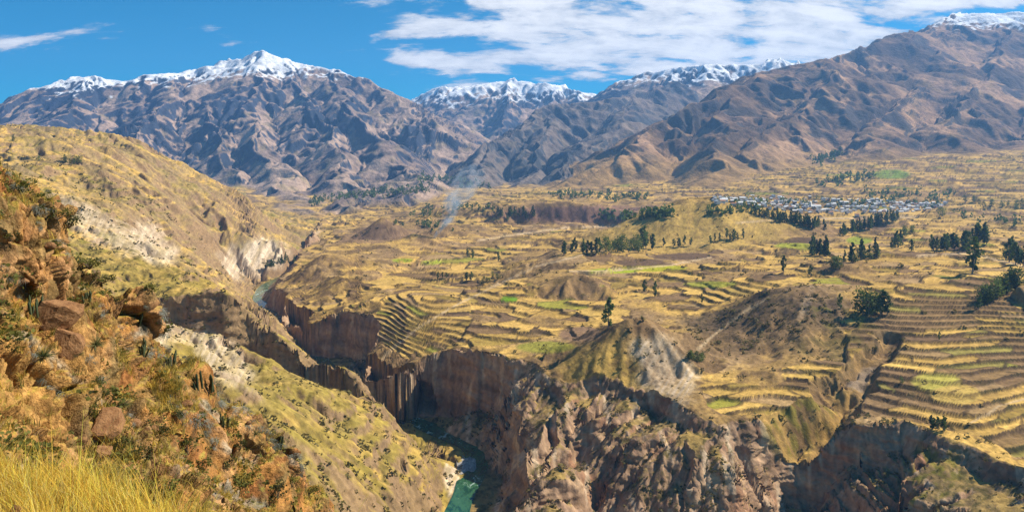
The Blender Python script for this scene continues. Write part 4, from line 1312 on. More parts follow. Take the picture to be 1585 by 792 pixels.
CLUSTERS = [  # x0,y0,x1,y1 line, count, spread, height range, kind, label, group
 (1335,482,1350,486,4,6,34,46,'round','dense dark tree in the left clump before the right terraces','left clump before the terraces'),
 (1364,484,1372,486,3,4,30,40,'tall','dark tree in the right clump before the right terraces','right clump before the terraces'),
 (1518,468,1576,440,16,5,22,32,'round','leafy tree in the green row at the right edge terraces','green row by the right terraces'),
 (1440,386,1500,382,15,4,18,28,'tall','slim tree in the long row above the right terraces','long row above the right terraces'),
 (1497,388,1530,372,8,6,24,38,'tall','tall tree in the clump beside the very tall dark tree','clump beside the very tall tree'),
 (1556,402,1584,408,8,6,26,44,'tall','dark tree in the clump at the right edge of the photo','clump at the right edge'),
 (1256,390,1284,394,8,5,22,34,'cone','dark tree in the clump below the pine strip','clump below the pine strip'),
 (1284,412,1296,414,3,3,16,22,'round','dark tree in the small clump by the green field','small clump by the green field'),
 (1308,402,1360,398,11,8,18,34,'cone','dark tree in the scattered clump on the green bank','scattered clump on the green bank'),
 (1382,380,1398,378,5,4,18,28,'cone','dark tree in the tall clump left of the track','tall clump left of the track'),
 (1398,362,1412,358,4,3,12,16,'round','tree in the low clump above the tall clump','low clump above the tall clump'),
 (1165,330,1215,338,22,4,9,13,'cone','pine in the upper part of the dark strip by the village','dark pine strip by the village'),
 (1205,338,1270,352,46,7,12,18,'cone','pine in the dense lower end of the dark strip','lower end of the pine strip'),
 (1302,362,1388,338,40,4,12,20,'cone','pine in the slanting row right of the ploughed plot','slanting pine row'),
 (870,390,878,394,2,3,20,26,'tall','tree at the left end of the field edge grove','left end of the field edge grove'),
 (886,390,928,392,10,6,16,26,'tall','tree in the loose grove along the middle fields','loose grove along the middle fields'),
 (936,388,990,384,13,6,16,28,'round','tree in the dense grove below the yellow dome','dense grove below the yellow dome'),
 (996,382,1014,384,4,4,18,36,'tall','tall tree at the right end of the dome grove','right end of the dome grove'),
 (1028,380,1074,378,6,3,10,16,'tall','thin tree in the sparse line before the yellow dome','sparse line before the dome'),
 (1102,374,1152,368,9,4,12,18,'tall','tree in the line at the foot of the yellow dome','line at the foot of the dome'),
 (764,335,830,332,15,7,12,18,'cone','dark tree in the grove left of the escarpment','grove left of the escarpment'),
 (684,430,692,428,2,2,8,10,'tall','tiny tree beside the leftmost tree of the middle plateau','tiny trees on the middle plateau'),
 (718,434,728,432,3,2,12,18,'tall','tree in the group of three above the lit terraces','group of three above the terraces'),
 (724,398,738,394,3,3,10,14,'tall','tree in the small group on the middle plateau fields','small group on the middle fields'),
 (745,438,770,430,6,4,7,11,'round','low tree in the hedge above the lit terraces','hedge above the lit terraces'),
 (95,250,130,252,6,4,10,16,'round','tree in the dark copse on the left hill','dark copse on the left hill'),
 (1436,662,1462,664,6,3,18,28,'tall','slim tree in the group on the right canyon rim','group on the right canyon rim'),
 (1062,556,1092,556,9,5,10,16,'round','bushy tree on the little cone beside the pale scar','bushes beside the pale scar'),
 (412,412,452,404,12,3,10,16,'cone','dark tree in the thicket above the upper river','thicket above the upper river'),
 (1490,312,1585,322,12,6,9,14,'round','tree in the scatter right of the village','scatter right of the village'),
]
ORD = 'first second third fourth fifth sixth seventh eighth ninth tenth eleventh twelfth thirteenth fourteenth fifteenth sixteenth'.split()
for x0, y0, x1, y1, n, sp, h0, h1, kind, label, group in CLUSTERS:
    made = []
    for k in range(n):
        t = (k + random.random()) / n
        made.append(put_tree(x0 + (x1 - x0) * t + random.gauss(0, sp * 0.5), y0 + (y1 - y0) * t + random.gauss(0, sp * 0.35),
                 random.uniform(h0, h1), kind, label, group, 'pine_tree' if kind == 'cone' else 'eucalyptus_tree'))
    made = sorted((o for o in made if o), key=lambda o: o.location.x / o.location.y)
    if 1 < len(made) <= 16:
        for o, w in zip(made, ORD):
            o['label'] = label.replace('tree', w + ' tree from left', 1)

# far woods: too many and too small to count
def merged(name, items, mat, label):
    Vs, Qs, off = [], [], 0
    for V, Q, M in items:
        v = V @ M[:3, :3].T + M[:3, 3]
        Vs.append(v); Qs.append(Q + off); off += len(V)
    o = link(bpy.data.objects.new(name, np_mesh(name, np.concatenate(Vs), np.concatenate(Qs), None, mat, False)))
    return setp(o, label, kind='stuff')
def small_clump(seed, n):
    r = np.random.default_rng(seed)
    pts = []
    for k in range(n):
        v = r.normal(size=3); v /= np.linalg.norm(v)
        pts.append((v[0] * 0.42, v[1] * 0.42, 0.42 + v[2] * 0.42))
    V, Q = leaf_cloud(pts, [0.30] * n, r)
    return np.array([tuple(v) for v in V]), np.array(Q)
CLUMPS = [small_clump(900 + i, 9) for i in range(8)]
def xform(p, sx, sz, rz):
    c, s = math.cos(rz), math.sin(rz)
    return np.array([[c * sx, -s * sx, 0, p[0]], [s * sx, c * sx, 0, p[1]], [0, 0, sz, p[2]]])
items = []
for x0, y0, x1, y1, n, sp, h in ((1105,312,1450,312,90,7,8),(930,336,1040,330,60,5,12),(850,300,1000,306,70,5,8),(480,312,560,300,60,5,7),(560,300,660,292,90,6,7),(650,275,760,285,60,6,7),(1262,250,1300,235,60,5,7),(1268,285,1350,268,50,5,8),(1090,330,1180,322,40,4,9),(640,330,760,318,50,7,7),(1340,300,1470,300,40,6,8),(1480,330,1585,345,30,5,8),(620,345,700,352,20,5,8)):
    for k in range(n):
        t = random.random()
        p, _ = FAR.at(x0 + (x1 - x0) * t + random.gauss(0, sp), y0 + (y1 - y0) * t + random.gauss(0, sp * 0.6))
        if p is None: continue
        p = p * K
        hh = h * random.uniform(0.6, 1.3) / F * p[1]
        V, Q = random.choice(CLUMPS)
        items.append((V, Q, xform(p, hh * random.uniform(0.5, 0.8), hh, random.uniform(0, 6.28))))
merged('distant_woodland', items, MAT_LEAF, 'tiny dark trees of far groves around the village and valley head')

# scrub dotted over slopes and along terrace walls
MAT_SCRUB = foliage_mat('scrub_leaves', (.045, .045, .016), (.17, .14, .04), 0.08)
def scrub():
    r = np.random.default_rng(5)
    prob = np.zeros(NSH, np.float32)
    nz2 = sstep(0.0, 0.5, fbm(X / 70, Y / 70, 4, 601)) ** 1.5
    prob += (left & (Y < 1700)) * (0.45 + 1.3 * nz2)
    prob += (left & (Y >= 1700)) * 0.25 * nz2
    prob += (can > 0.5) * (slope < 1.4) * (0.25 + 1.3 * nz2)
    prob += flat * (TID == 0) * (0.15 + 0.9 * nz2) * (MA < 0.3)
    prob += flat * (WALLM > 0.5) * 0.45 * (0.3 + nz2)
    prob += bowl * 1.2
    prob *= (MK['dr'] > 14) * (Y < 3600) * (MA < 0.4)
    pxx, pyy = proj(XF, YF, H)
    prob *= (pxx > -40) & (pxx < 1640) & (pyy < 830)
    prob = prob.ravel() * vert_vis
    cs = np.cumsum(prob); N = 8500
    ids = np.searchsorted(cs, r.random(N) * cs[-1])
    out = []
    for i in ids:
        p = TV[i] * K
        h = (0.55 + 2.1 * r.random() ** 2.5) * (1.0 + p[1] / 1500)
        V, Q = CLUMPS[r.integers(8)]
        out.append((V, Q, xform(p - np.array([0, 0, 0.15 * h]), h * r.uniform(0.9, 1.5), h, r.random() * 6.28)))
    merged('scrub', out, MAT_SCRUB, 'low dark shrubs dotted over slopes, banks and terrace walls')
scrub()

# ------------------------------------------------------------------ village houses
M_WHITE = flat_mat('whitewash', (.72, .69, .63), 0.8, 0.12, 0.6)
M_ADOBE = flat_mat('adobe', (.36, .25, .16), 0.9, 0.2, 0.8)
M_METAL = flat_mat('metal_roof', (.66, .655, .64), 0.45, 0.15, 0.5, 0.5)
M_RUST = flat_mat('rusty_roof', (.33, .15, .085), 0.7, 0.25, 0.8)
M_DARK = flat_mat('dark_opening', (.05, .042, .035), 0.7, 0.1, 1.0)
def house_mesh(w, d, h, rise, wall, roof):
    V, Q, mi = [], [], []
    def quad(a, b, c, e, m):
        n = len(V); V.extend([a, b, c, e]); Q.append((n, n + 1, n + 2, n + 3)); mi.append(m)
    a, b = w / 2, d / 2
    z0 = -1.2
    for (x0, y0, x1, y1) in ((-a, -b, a, -b), (a, -b, a, b), (a, b, -a, b), (-a, b, -a, -b)):
        quad((x0, y0, z0), (x1, y1, z0), (x1, y1, h), (x0, y0, h), 0)
    for sx in (-1, 1):      # gables as thin quads
        quad((sx * a, -b, h), (sx * a, b, h), (sx * a, 0.05, h + rise), (sx * a, -0.05, h + rise), 0)
    o = 0.35
    for s in (-1, 1):
        lo, hi = h - rise * o / b, h + rise
        for dz in (0.04, 0.16):
            quad((-a - o, s * (b + o), lo + dz), (a + o, s * (b + o), lo + dz), (a + o, 0, hi + dz), (-a - o, 0, hi + dz), 1)
        quad((-a - o, s * (b + o), lo + 0.04), (a + o, s * (b + o), lo + 0.04), (a + o, s * (b + o), lo + 0.16), (-a - o, s * (b + o), lo + 0.16), 1)
    for x, ww, zb, zt in ((0.0, 0.5, 0.0, 2.0), (-a * 0.55, 0.5, 0.9, 1.9), (a * 0.55, 0.5, 0.9, 1.9)):
        for s in (-1, 1):
            quad((x - ww, s * (b + 0.03), zb), (x + ww, s * (b + 0.03), zb), (x + ww, s * (b + 0.03), zt), (x - ww, s * (b + 0.03), zt), 2)
    me = np_mesh('house', np.array(V), np.array(Q), None, None, False)
    for m in (wall, roof, M_DARK):
        me.materials.append(m)
    me.polygons.foreach_set('material_index', np.array(mi, np.int32))
    return me
HT = [(house_mesh(9, 5.5, 3.0, 1.3, M_WHITE, M_METAL), 'white house with a pale metal roof in the valley village', 'white metal-roofed village houses', 9),
      (house_mesh(12, 6, 3.2, 1.3, M_WHITE, M_METAL), 'long white building with a pale metal roof in the village', 'long white village buildings', 4),
      (house_mesh(8, 5, 2.8, 1.2, M_ADOBE, M_METAL), 'adobe house with a pale metal roof in the village', 'adobe metal-roofed village houses', 5),
      (house_mesh(8, 5.5, 3.0, 1.5, M_WHITE, M_RUST), 'white house with a rusty red roof in the village', 'rusty-roofed village houses', 2)]
spots = []
def village():
    r = random.Random(11)
    tries = 0
    while len(spots) < 250 and tries < 9000:
        tries += 1
        u = r.random()
        px = 1105 + 345 * u + r.gauss(0, 6)
        c = np.interp(px, [1100, 1180, 1300, 1400, 1450], [309, 314, 319, 320, 318])
        hw = np.interp(px, [1100, 1160, 1200, 1320, 1400, 1450], [3, 7, 11, 11.5, 8, 4])
        py = c + r.uniform(-hw, hw)
        p, i = FAR.at(px, py, 1)
        if p is None: continue
        p = p * K
        if any((p[0] - q[0]) ** 2 + (p[1] - q[1]) ** 2 < 100 for q in spots): continue
        spots.append(p)
        me, lab, grp, _ = r.choices(HT, [h[3] for h in HT])[0]
        o = bpy.data.objects.new('house', me)
        o.location = p
        o.rotation_euler = (0, 0, r.choice((0.12, 1.69)) + r.gauss(0, 0.12))
        s = r.uniform(0.85, 1.3)
        o.scale = (s, s, s * r.uniform(0.9, 1.25))
        link(o)
        zn = 'left end' if px < 1190 else ('right end' if px > 1340 else 'middle')
        setp(o, lab.replace('in the valley village', 'in the village').replace('in the village', 'at the %s of the village' % zn if zn != 'middle' else 'in the middle of the village'), 'house', grp + ', ' + zn)
village()
def church():
    p, _ = FAR.at(1262, 321, 1)
    p = p * K
    root = bpy.data.objects.new('church', None); root.location = p; root.rotation_euler = (0, 0, 0.15); link(root)
    setp(root, 'white church with a square bell tower in the middle of the village', 'church')
    link(bpy.data.objects.new('nave', house_mesh(26, 10, 7, 3, M_WHITE, M_METAL)), root)
    V, Q = [], []
    for z0, z1, w in ((-1, 13, 2.6), (13, 13.6, 3.0), (13.6, 17, 2.2), (17, 20, 0.2)):
        b0 = len(V)
        for z, ww in ((z0, w), (z1, w if w > 1 else 0.1)):
            ww = 2.3 if (w < 1 and z == z0) else ww
            V += [(-ww, -ww, z), (ww, -ww, z), (ww, ww, z), (-ww, ww, z)]
        for i in range(4): Q.append((b0 + i, b0 + (i + 1) % 4, b0 + 4 + (i + 1) % 4, b0 + 4 + i))
        Q.append((b0 + 4, b0 + 5, b0 + 6, b0 + 7))
    t = link(bpy.data.objects.new('bell_tower', np_mesh('bell_tower', np.array(V, float), np.array(Q), None, M_WHITE, False)), root)
    t.location = (-15.7, -2, 0)
church()
print('SPOTS', len(spots))

# ------------------------------------------------------------------ near plants, rocks and grass
M_PUYA = foliage_mat('spiky_leaves', (.075, .095, .035), (.20, .21, .08), 2.0)
M_CACT = foliage_mat('cactus_skin', (.045, .065, .03), (.11, .13, .06), 3.0)
M_HANG = foliage_mat('grey_hanging_leaves', (.16, .17, .13), (.36, .38, .32), 2.0)
M_SHRUB = foliage_mat('shrub_leaves', (.040, .048, .014), (.15, .15, .03), 1.5)
M_STEM = flat_mat('dry_stems', (.17, .12, .07), 0.9, 0.3, 5.0)
def arr(V): return np.array([tuple(v) for v in V])
def blade(V, Q, p0, dirn, length, width, droop, seg=3):
    d = Vector(dirn).normalized()
    side = d.cross(Vector((random.gauss(0, 1), random.gauss(0, 1), random.gauss(0, 1)))).normalized()
    p = Vector(p0); base = len(V)
    for k in range(seg + 1):
        t = k / seg
        w = width * (1 - t) ** 0.8 + width * 0.05
        V.append(p + side * w); V.append(p - side * w)
        d = (d + Vector((0, 0, -droop / seg))).normalized()
        p = p + d * (length / seg)
    for k in range(seg):
        a = base + 2 * k
        Q.append((a, a + 1, a + 3, a + 2))
def rosette_mesh(seed):
    random.seed(seed); V, Q = [], []
    for k in range(90):
        a = random.uniform(0, 6.28); e = math.asin(random.uniform(0.05, 1.0))
        blade(V, Q, (0, 0, 0.1), (math.cos(a) * math.cos(e), math.sin(a) * math.cos(e), math.sin(e)), random.uniform(0.7, 1.05), 0.020, random.uniform(0.1, 0.7))
    return np_mesh('leaves', arr(V), np.array(Q), None, M_PUYA, False)
def cactus_mesh(seed):
    """a clump of ribbed upright stems"""
    random.seed(seed); V, Q = [], []
    for k in range(random.randint(6, 9)):
        a, r = random.uniform(0, 6.28), random.uniform(0.05, 0.34)
        x, y = r * math.cos(a), r * math.sin(a)
        h = random.uniform(0.5, 1.0); R = random.uniform(0.045, 0.062)
        lean = (random.gauss(0, 0.08) + x * 0.3, random.gauss(0, 0.08) + y * 0.3)
        n, rows = 12, 7
        base = len(V)
        for j in range(rows + 1):
            t = j / rows
            rr = R * (0.85 + 0.25 * math.sin(t * 3.0)) * (1 if t < 0.86 else math.sqrt(max(0.02, 1 - ((t - 0.86) / 0.14) ** 2)))
            for i in range(n):
                q = rr * (1.0 if i % 2 else 0.78)
                b = 6.28318 * i / n
                V.append(Vector((x + lean[0] * t + q * math.cos(b), y + lean[1] * t + q * math.sin(b), -0.06 + t * h)))
        for j in range(rows):
            for i in range(n):
                Q.append((base + j * n + i, base + j * n + (i + 1) % n, base + (j + 1) * n + (i + 1) % n, base + (j + 1) * n + i))
    return np_mesh('stems', arr(V), np.array(Q), None, M_CACT, True)
def hang_mesh(seed):
    random.seed(seed); V, Q = [], []
    for k in range(70):
        x = random.gauss(0, 0.32)
        a = random.uniform(-2.6, -0.5)
        blade(V, Q, (x, random.gauss(0, 0.06), random.gauss(0, 0.10)), (math.cos(a) * 0.7, math.sin(a), random.uniform(-0.1, 0.8)), random.uniform(0.35, 0.95), 0.014, random.uniform(1.0, 2.6), 4)
    return np_mesh('strands', arr(V), np.array(Q), None, M_HANG, False)
def shrub_mesh(seed):
    r = np.random.default_rng(seed); sV, sQ, pts, sz = [], [], [], []
    for k in range(9):
        v = r.normal(size=3); v[2] = abs(v[2]) + 0.5; v = v / np.linalg.norm(v) * (0.35 + 0.4 * r.random())
        tube(sV, sQ, (0, 0, -0.05), tuple(v), 0.022, 0.006, 4)
        for i in range(34):
            w = r.normal(size=3); w = w / np.linalg.norm(w) * 0.25 * r.random() ** 0.5
            pts.append(tuple(v + w)); sz.append(0.030 + 0.03 * r.random())
    V, Q = leaf_cloud(pts, sz, r)
    return (np_mesh('stems', arr(sV), np.array(sQ), None, M_STEM, True), np_mesh('leaves', arr(V), np.array(Q), None, M_SHRUB, False))
def rock_mesh(seed, sub=3):
    import bmesh
    r = np.random.default_rng(seed)
    bm = bmesh.new()
    bmesh.ops.create_icosphere(bm, subdivisions=sub, radius=1.0)
    planes = [(Vector(r.normal(size=3)).normalized(), 0.55 + 0.3 * r.random()) for _ in range(11)]
    for v in bm.verts:
        for n, d in planes:
            k = v.co.dot(n)
            if k > d: v.co -= n * (k - d) * 0.92
        v.co *= 1 + 0.05 * math.sin(v.co.x * 9 + seed) * math.cos(v.co.z * 8)
    me = bpy.data.meshes.new('boulder'); bm.to_mesh(me); bm.free()
    me.materials.append(M_BOULDER)
    return me
def boulder_mat():
    m, b, bs = principled('boulder_stone', 0.92, 0.1)
    tc = b.n('ShaderNodeTexCoord'); oi = b.n('ShaderNodeObjectInfo')
    n = b.noise(tc.outputs['Object'], 2.5, 7, 0.65); n2 = b.noise(tc.outputs['Object'], 9.0, 4, 0.6)
    c = b.mix(b.smooth(n, 0.35, 0.65), (.36, .19, .085, 1), (.22, .105, .045, 1))
    c = b.mix(b.smooth(n2, 0.55, 0.72, 0, 0.6), c, (.20, .12, .07, 1))
    b.t.links.new(c, bs.inputs['Base Color'])
    bp = b.n('ShaderNodeBump'); bp.inputs['Strength'].default_value = 0.7; bp.inputs['Distance'].default_value = 0.08
    b.t.links.new(b.math('ADD', n, n2), bp.inputs['Height']); b.t.links.new(bp.outputs[0], bs.inputs['Normal'])
    return m
M_BOULDER = boulder_mat()
PUYA = [rosette_mesh(41 + i) for i in range(3)]
CACT = [cactus_mesh(51 + i) for i in range(4)]
HANG = [hang_mesh(61 + i) for i in range(5)]
SHRUB = [shrub_mesh(71 + i) for i in range(5)]
ROCKS = [rock_mesh(81 + i) for i in range(6)]
random.seed(77)
def near_spot(px, py):
    p, i = NEAR.at(px, py, 1)
    return p, i
def put_parts(name, px, py, hpx, parts, label, cat, group=None, sink=0.05, wide=1.0):
    p, i = near_spot(px, py)
    if p is None: return
    h = hpx / F * p[1]
    root = bpy.data.objects.new(name, None)
    root.empty_display_size = 0.3
    root.location = p - np.array([0, 0, sink * h])
    root.scale = (h * wide, h * wide, h)
    root.rotation_euler = (random.gauss(0, 0.1), random.gauss(0, 0.1), random.uniform(0, 6.28))
    link(root); setp(root, label, cat, group)
    for pn, me in parts:
        link(bpy.data.objects.new(pn, me), root)
for px, py, h, lab in ((67,552,24,'spiky rosette plant at the foot of the ochre clay face'),(147,534,26,'dark spiky rosette on the ledge above the pink boulder'),(162,612,18,'spiky rosette growing just above the pink boulder'),
    (190,628,22,'spiky rosette right of the pink boulder'),(18,428,22,'green spiky tuft by the shadowed hollow at the left edge'),(120,548,14,'small spiky rosette left of the dark rosette'),(262,520,16,'spiky rosette on the middle crest'),(395,672,14,'small rosette on the lower crest of the hillside')):
    put_parts('rosette_plant', px, py, h, [('leaves', random.choice(PUYA))], lab, 'plant')
for px, py, h, lab in ((306,602,32,'upright cactus clump on the crest, left one of the pair'),(323,604,34,'upright cactus clump on the crest, right one of the pair'),(60,486,38,'tall cactus clump in the green hollow on the left'),
    (225,548,30,'cactus clump at the top of the grassy shelf'),(268,566,28,'cactus clump below the middle crest'),(213,500,24,'cactus clump high on the crest above the grassy shelf'),(135,465,24,'cactus clump on the steep upper slope'),(345,655,24,'cactus clump on the ledge under the crest pair'),(430,690,26,'cactus clump on the lower crest')):
    put_parts('cactus', px, py, h, [('stems', random.choice(CACT))], lab, 'cactus')
SHR = [(88,338,26),(108,352,30),(128,380,32),(148,405,30),(164,430,22),(24,440,36),(44,462,34),(82,500,26),(30,300,20),(60,330,18),(190,696,30),(212,706,34),(246,664,28),(290,700,32),(312,728,30),(398,742,28),(428,768,34),(455,752,22),(240,440,16),(182,470,18),(140,640,22),(270,640,22),(352,720,24),(480,760,20),(228,610,18),(372,694,18),(110,430,18),(16,372,20),(332,690,18),(255,765,40)]
SHR_LAB = ['in the green hollow at the left edge, upper one', 'in the green hollow beside the tall cactus clump', 'just below the cracked orange block', 'high at the left edge near the top of the slope', 'below the top of the slope, left of the skyline belt',
 'at the upper edge of the golden grass, left one of two', 'at the upper edge of the golden grass, right one of two', 'right of the big pinkish boulder', 'on the dry gully floor below the rocky shelf', 'at the bottom of the dry gully, nearest the grass', 'on the low shelf near the bottom of the slope', 'biggest one at the bottom of the lower crest', 'on the lower crest above the biggest bottom shrub', 'alone behind the crest above the grassy shelf', 'on the steep face left of the grassy shelf', 'left of the big pinkish boulder', 'under the grassy shelf of dry tufts', 'in the middle of the lower rock face', 'lowest one on the crest at the bottom', 'on the grassy shelf of dry tufts', 'under the edge of the lower crest', 'on the steep upper slope by the cactus', 'at the left edge below the top', 'under the pair of cactus clumps', 'right beside the golden grass at the bottom edge']
SHR_WORD = ['on the skyline of the near slope','on the skyline just below the highest bush','in the dark bushy belt of the skyline','at the lower end of the bushy skyline belt','near the middle of the upper crest']
for k, (px, py, h) in enumerate(SHR):
    st, lf = random.choice(SHRUB)
    lab = 'olive shrub ' + (SHR_WORD[k] if k < 5 else SHR_LAB[k - 5])
    put_parts('shrub', px, py, h, [('stems', st), ('leaves', lf)], lab, 'shrub', 'shrubs on the near slope', wide=1.15)
lines = [((36,505),(82,612),12),((128,520),(152,588),8),((198,640),(206,690),5),((200,520),(285,590),16),((232,470),(300,560),12),((300,625),(335,690),12),((395,655),(475,735),18),((40,320),(110,400),10),((0,395),(30,470),7),((150,470),(210,540),10),((330,600),(400,655),10),((255,610),(300,660),9),((10,250),(60,330),8)]
HANG_LAB = ['edging the ochre clay face', 'on the edge left of the dark rosette', 'under the big pinkish boulder', 'below the crest along the grassy shelf', 'along the middle crest', 'on the rock face under the cactus pair', 'fringing the lower crest', 'on the upper slope under the skyline belt', 'at the left edge by the green hollow', 'on the steep face above the dark rosette', 'along the crest right of the cactus pair', 'under the grassy shelf of dry tufts', 'near the top of the slope at the left edge']
for li, (a, b, n) in enumerate(lines):
    for k in range(n):
        t = (k + random.random()) / n
        put_parts('hanging_plant', a[0] + (b[0] - a[0]) * t + random.gauss(0, 5), a[1] + (b[1] - a[1]) * t + random.gauss(0, 5), random.uniform(13, 22),
                  [('strands', random.choice(HANG))], 'grey hanging plant ' + HANG_LAB[li], 'plant', 'hanging plants ' + HANG_LAB[li])
def put_rock(px, py, rpx, lab, group=None, sq=(1, 1, 0.8)):
    p, i = near_spot(px, py)
    if p is None: return
    r = rpx / F * p[1]
    o = bpy.data.objects.new('boulder', random.choice(ROCKS))
    o.location = p + np.array([0, -0.1 * r, 0.15 * r]); o.scale = (r * sq[0], r * sq[1], r * sq[2])
    o.rotation_euler = (random.uniform(-.4, .4), random.uniform(-.4, .4), random.uniform(0, 6.28))
    link(o); setp(o, lab, 'rock', group)
put_rock(168, 660, 30, 'big pinkish boulder standing out near the foot of the slope', None, (1.15, 1, 0.95))
put_rock(92, 488, 34, 'large cracked orange block in the middle of the left slope', None, (1.1, 1, 0.85))
put_rock(105, 532, 26, 'tall orange rock just below the large cracked block', None, (0.9, 1, 1.25))
put_rock(160, 700, 16, 'small pale rock just below the big pinkish boulder')
for k in range(9):
    t = random.random()
    px = random.uniform(5, 470)
    c = np.interp(px, FG['px'], FG['crest'])
    put_rock(px, c + random.uniform(20, 230), random.uniform(4, 11), 'small angular rock on the near orange slope', 'small rocks on the near slope')

# dry grass: standing blades on the knoll and tufts on the ledges
def grass_mat():
    m, b, bs = principled('dry_grass', 0.8, 0.2)
    at = b.n('ShaderNodeAttribute', attribute_name='Col')
    b.t.links.new(at.outputs['Color'], bs.inputs['Base Color'])
    tr = b.n('ShaderNodeBsdfTranslucent'); b.t.links.new(at.outputs['Color'], tr.inputs['Color'])
    mx = b.n('ShaderNodeMixShader'); mx.inputs[0].default_value = 0.3
    out = b.t.nodes['Material Output']
    b.t.links.new(bs.outputs[0], mx.inputs[1]); b.t.links.new(tr.outputs[0], mx.inputs[2]); b.t.links.new(mx.outputs[0], out.inputs[0])
    return m
M_GRASS = grass_mat()
def blades(P, hgt, wid, lean, col, name, label, seg=3):
    n = len(P)
    r = RNG
    a = r.random(n) * 6.283
    ld = np.stack([np.cos(a), np.sin(a), np.zeros(n)], 1) * lean[:, None]
    side = np.stack([-np.sin(a + r.normal(0, 0.8, n)), np.cos(a + r.normal(0, 0.8, n)), np.zeros(n)], 1)
    ts = np.linspace(0, 1, seg + 1)
    V = np.zeros((n, seg + 1, 2, 3))
    for k, t in enumerate(ts):
        c = P + ld * (t ** 1.8)[..., None] * hgt[:, None] + np.array([0, 0, 1.0]) * (t * hgt * (1 - 0.25 * lean * t))[:, None]
        w = (wid * (1 - 0.9 * t))[:, None]
        V[:, k, 0] = c + side * w; V[:, k, 1] = c - side * w
    nv = (seg + 1) * 2
    base = np.arange(n)[:, None] * nv
    Q = np.concatenate([np.stack([base + 2 * k, base + 2 * k + 1, base + 2 * k + 3, base + 2 * k + 2], -1).reshape(n, 4)[:, None] for k in range(seg)], 1).reshape(-1, 4)
    cc = np.repeat(col[:, None], nv, 1).reshape(-1, 3)
    o = link(bpy.data.objects.new(name, np_mesh(name, V.reshape(-1, 3), Q, cc, M_GRASS, False)))
    return setp(o, label, kind='stuff')
def knoll_grass():
    r = RNG
    n = 90000
    az = np.radians(r.uniform(-40, -14, n)); rad = 2.4 + 6.0 * r.random(n) ** 0.8
    x, y = rad * np.sin(az), rad * np.cos(az)
    e = np.interp(np.degrees(az), [-60, -32.5, -28, -24, -18, 0], [12, 7.6, 6.8, 5.6, 4.4, 3.6])
    clump = fbm(x / 0.35, y / 0.35, 2, 701)
    ok = (rad < e + 0.9) & (r.random(n) < 0.45 + 0.9 * clump)
    x, y, rad, e, clump = x[ok], y[ok], rad[ok], e[ok], clump[ok]
    n = len(x)
    z = knoll_z(x, y)
    P = np.stack([x, y, z - 0.02], 1)
    h = 0.85 * (0.16 + 0.30 * r.random(n) ** 1.5) * (0.8 + 0.6 * clump)
    tall = r.random(n) < 0.02
    h[tall] *= 1.9
    base = np.array([.95, .58, .085]); alt = np.array([.68, .42, .06]); pale = np.array([.80, .60, .20])
    q = r.random(n)[:, None]
    col = np.where(q < 0.6, base, np.where(q < 0.8, alt, pale)) * (0.75 + 0.5 * r.random(n))[:, None]
    gn_ = (fbm(x / 1.2, y / 1.2, 2, 711) > 0.6) & (r.random(n) < 0.3)
    col[gn_] = np.array([.26, .25, .05])
    print('BLADES', n)
    blades(P, h, np.full(n, 0.0024) * (0.7 + 0.6 * r.random(n)), 0.2 + 0.6 * r.random(n), np.clip(col, 0, .8), 'dry_grass', 'tall golden dry grass in the bottom left corner')
knoll_grass()
def ledge_grass():
    r = RNG
    px, py = proj(FV[:, 0], FV[:, 1], FV[:, 2])
    w = FGR * (FUP > 0.5) * (px > -60) * (px < 560) * (py < 830) * (FV[:, 1] < 64)
    w = w + 2.5 * ell(px, py, 235, 585, 60, 22, 0.6, 0.3) * (FUP > 0.3)
    cs = np.cumsum(w)
    ids = np.searchsorted(cs, r.random(2600) * cs[-1])
    P, Hh, L, Cc = [], [], [], []
    for i in ids:
        k = r.integers(10, 18)
        s = 0.35 + 0.4 * r.random()
        P.append(FV[i] + np.column_stack([r.normal(0, 0.10, k), r.normal(0, 0.10, k), np.full(k, -0.05)]))
        Hh.append(s * (0.5 + 0.6 * r.random(k))); L.append(0.3 + 0.7 * r.random(k))
        q = r.random()
        c = np.array([.55, .385, .07]) if q < 0.6 else (np.array([.36, .27, .065]) if q < 0.82 else np.array([.20, .19, .05]))
        Cc.append(np.broadcast_to(c * (0.7 + 0.5 * r.random()), (k, 3)))
    blades(np.concatenate(P), np.concatenate(Hh), np.full(sum(map(len, P)), 0.016), np.concatenate(L), np.clip(np.concatenate(Cc), 0, .8), 'ledge_grass', 'dry grass tufts on the ledges of the near slope', 2)
ledge_grass()
p = np.array([-3.05, 4.95, 0.0]); p[2] = knoll_z(p[0:1], p[1:2])[0] + 0.16
o = bpy.data.objects.new('pale_stone', ROCKS[2]); o.location = p; o.scale = (0.045, 0.04, 0.03)
link(o); setp(o, 'little pale stone lying in the golden grass', 'stone')

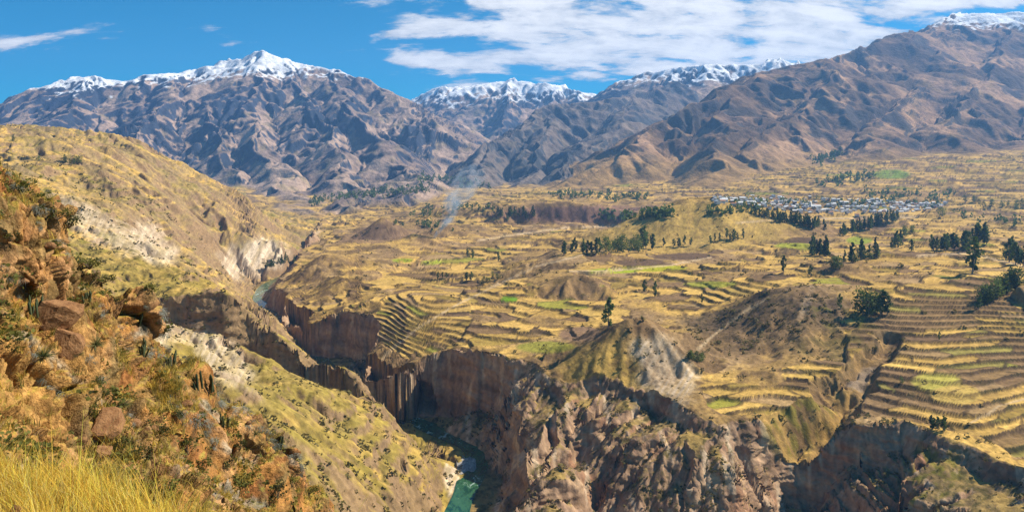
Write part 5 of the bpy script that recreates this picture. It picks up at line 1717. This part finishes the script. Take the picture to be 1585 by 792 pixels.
# ------------------------------------------------------------------ smoke of a field fire
def build_smoke():
    base, _ = FAR.at(672, 366)
    p = Vector(base * K)
    u = p.y / F
    path = [(0, 0, 0), (10, 2, 14), (20, 5, 24), (26, 8, 38), (30, 12, 52), (40, 18, 70), (52, 26, 92), (60, 34, 112)]
    rad = [2.5, 6, 10, 12, 15, 20, 24, 20]
    n = 14
    V, Q = [], []
    for k, ((dx, dy, dz), r) in enumerate(zip(path, rad)):
        for i in range(n):
            a = 6.28318 * i / n
            w = 1 + 0.25 * math.sin(a * 3 + k * 1.3) + 0.15 * math.sin(a * 5 + k)
            V.append((p.x + (dx + r * w * math.cos(a)) * u, p.y + (dy + r * w * math.sin(a)) * u, p.z + (dz + 0.25 * r * math.sin(a + k)) * u + 1.0))
    m = len(path)
    for k in range(m - 1):
        for i in range(n):
            Q.append((k * n + i, k * n + (i + 1) % n, (k + 1) * n + (i + 1) % n, (k + 1) * n + i))
    for k, o in ((0, 0), (m - 1, (m - 1) * n)):
        c = len(V)
        V.append((p.x + path[k][0] * u, p.y + path[k][1] * u, p.z + path[k][2] * u + (0.5 if k == 0 else 1.0)))
        for i in range(0, n, 2):
            Q.append((c, o + i, o + (i + 1) % n, o + (i + 2) % n))
    mt = bpy.data.materials.new('smoke'); mt.use_nodes = True
    nt = mt.node_tree; nt.nodes.clear(); b = NB(nt)
    geo = b.n('ShaderNodeNewGeometry'); pos = geo.outputs['Position']
    nz = b.noise(pos, 0.035, 5, 0.6, 0.8)
    sep = b.n('ShaderNodeSeparateXYZ'); nt.links.new(pos, sep.inputs[0])
    f = b.smooth(sep.outputs[2], p.z, p.z + 112 * u, 1.0, 0.10)
    d = b.math('MULTIPLY', b.math('MULTIPLY', b.smooth(nz, 0.40, 0.66), f), 0.08)
    v = b.n('ShaderNodeVolumePrincipled')
    v.inputs['Color'].default_value = (0.62, 0.80, 1.0, 1)
    nt.links.new(d, v.inputs['Density'])
    out = b.n('ShaderNodeOutputMaterial'); nt.links.new(v.outputs[0], out.inputs['Volume'])
    o = link(bpy.data.objects.new('smoke', np_mesh('smoke', np.array(V), np.array(Q), None, mt, True)))
    setp(o, 'thin blue smoke plume drifting up from a field fire', kind='stuff')
build_smoke()

# low dark cushions and twigs between the near rocks
def near_scrub():
    r = np.random.default_rng(15)
    px, py = proj(FV[:, 0], FV[:, 1], FV[:, 2])
    w = (px > -60) * (px < 560) * (py < 830) * (FV[:, 1] < 64) * sstep(-0.1, 0.4, fbm3(FV[:, 0] / 3, FV[:, 1] / 3, FV[:, 2] / 3, 2, 801)) * (0.4 + FUP)
    cs = np.cumsum(w)
    out = []
    for i in np.searchsorted(cs, r.random(1500) * cs[-1]):
        h = 0.14 + 0.34 * r.random() ** 2
        pts = r.normal(size=(12, 3)) * [0.4, 0.4, 0.25] + [0, 0, 0.4]
        V, Q = leaf_cloud(pts, [0.22] * 12, r)
        out.append((arr(V), np.array(Q), xform(FV[i], h * 1.3, h, r.random() * 6.28)))
    merged('cushion_plants', out, M_SHRUB, 'small dark cushion plants scattered between the near rocks')
near_scrub()
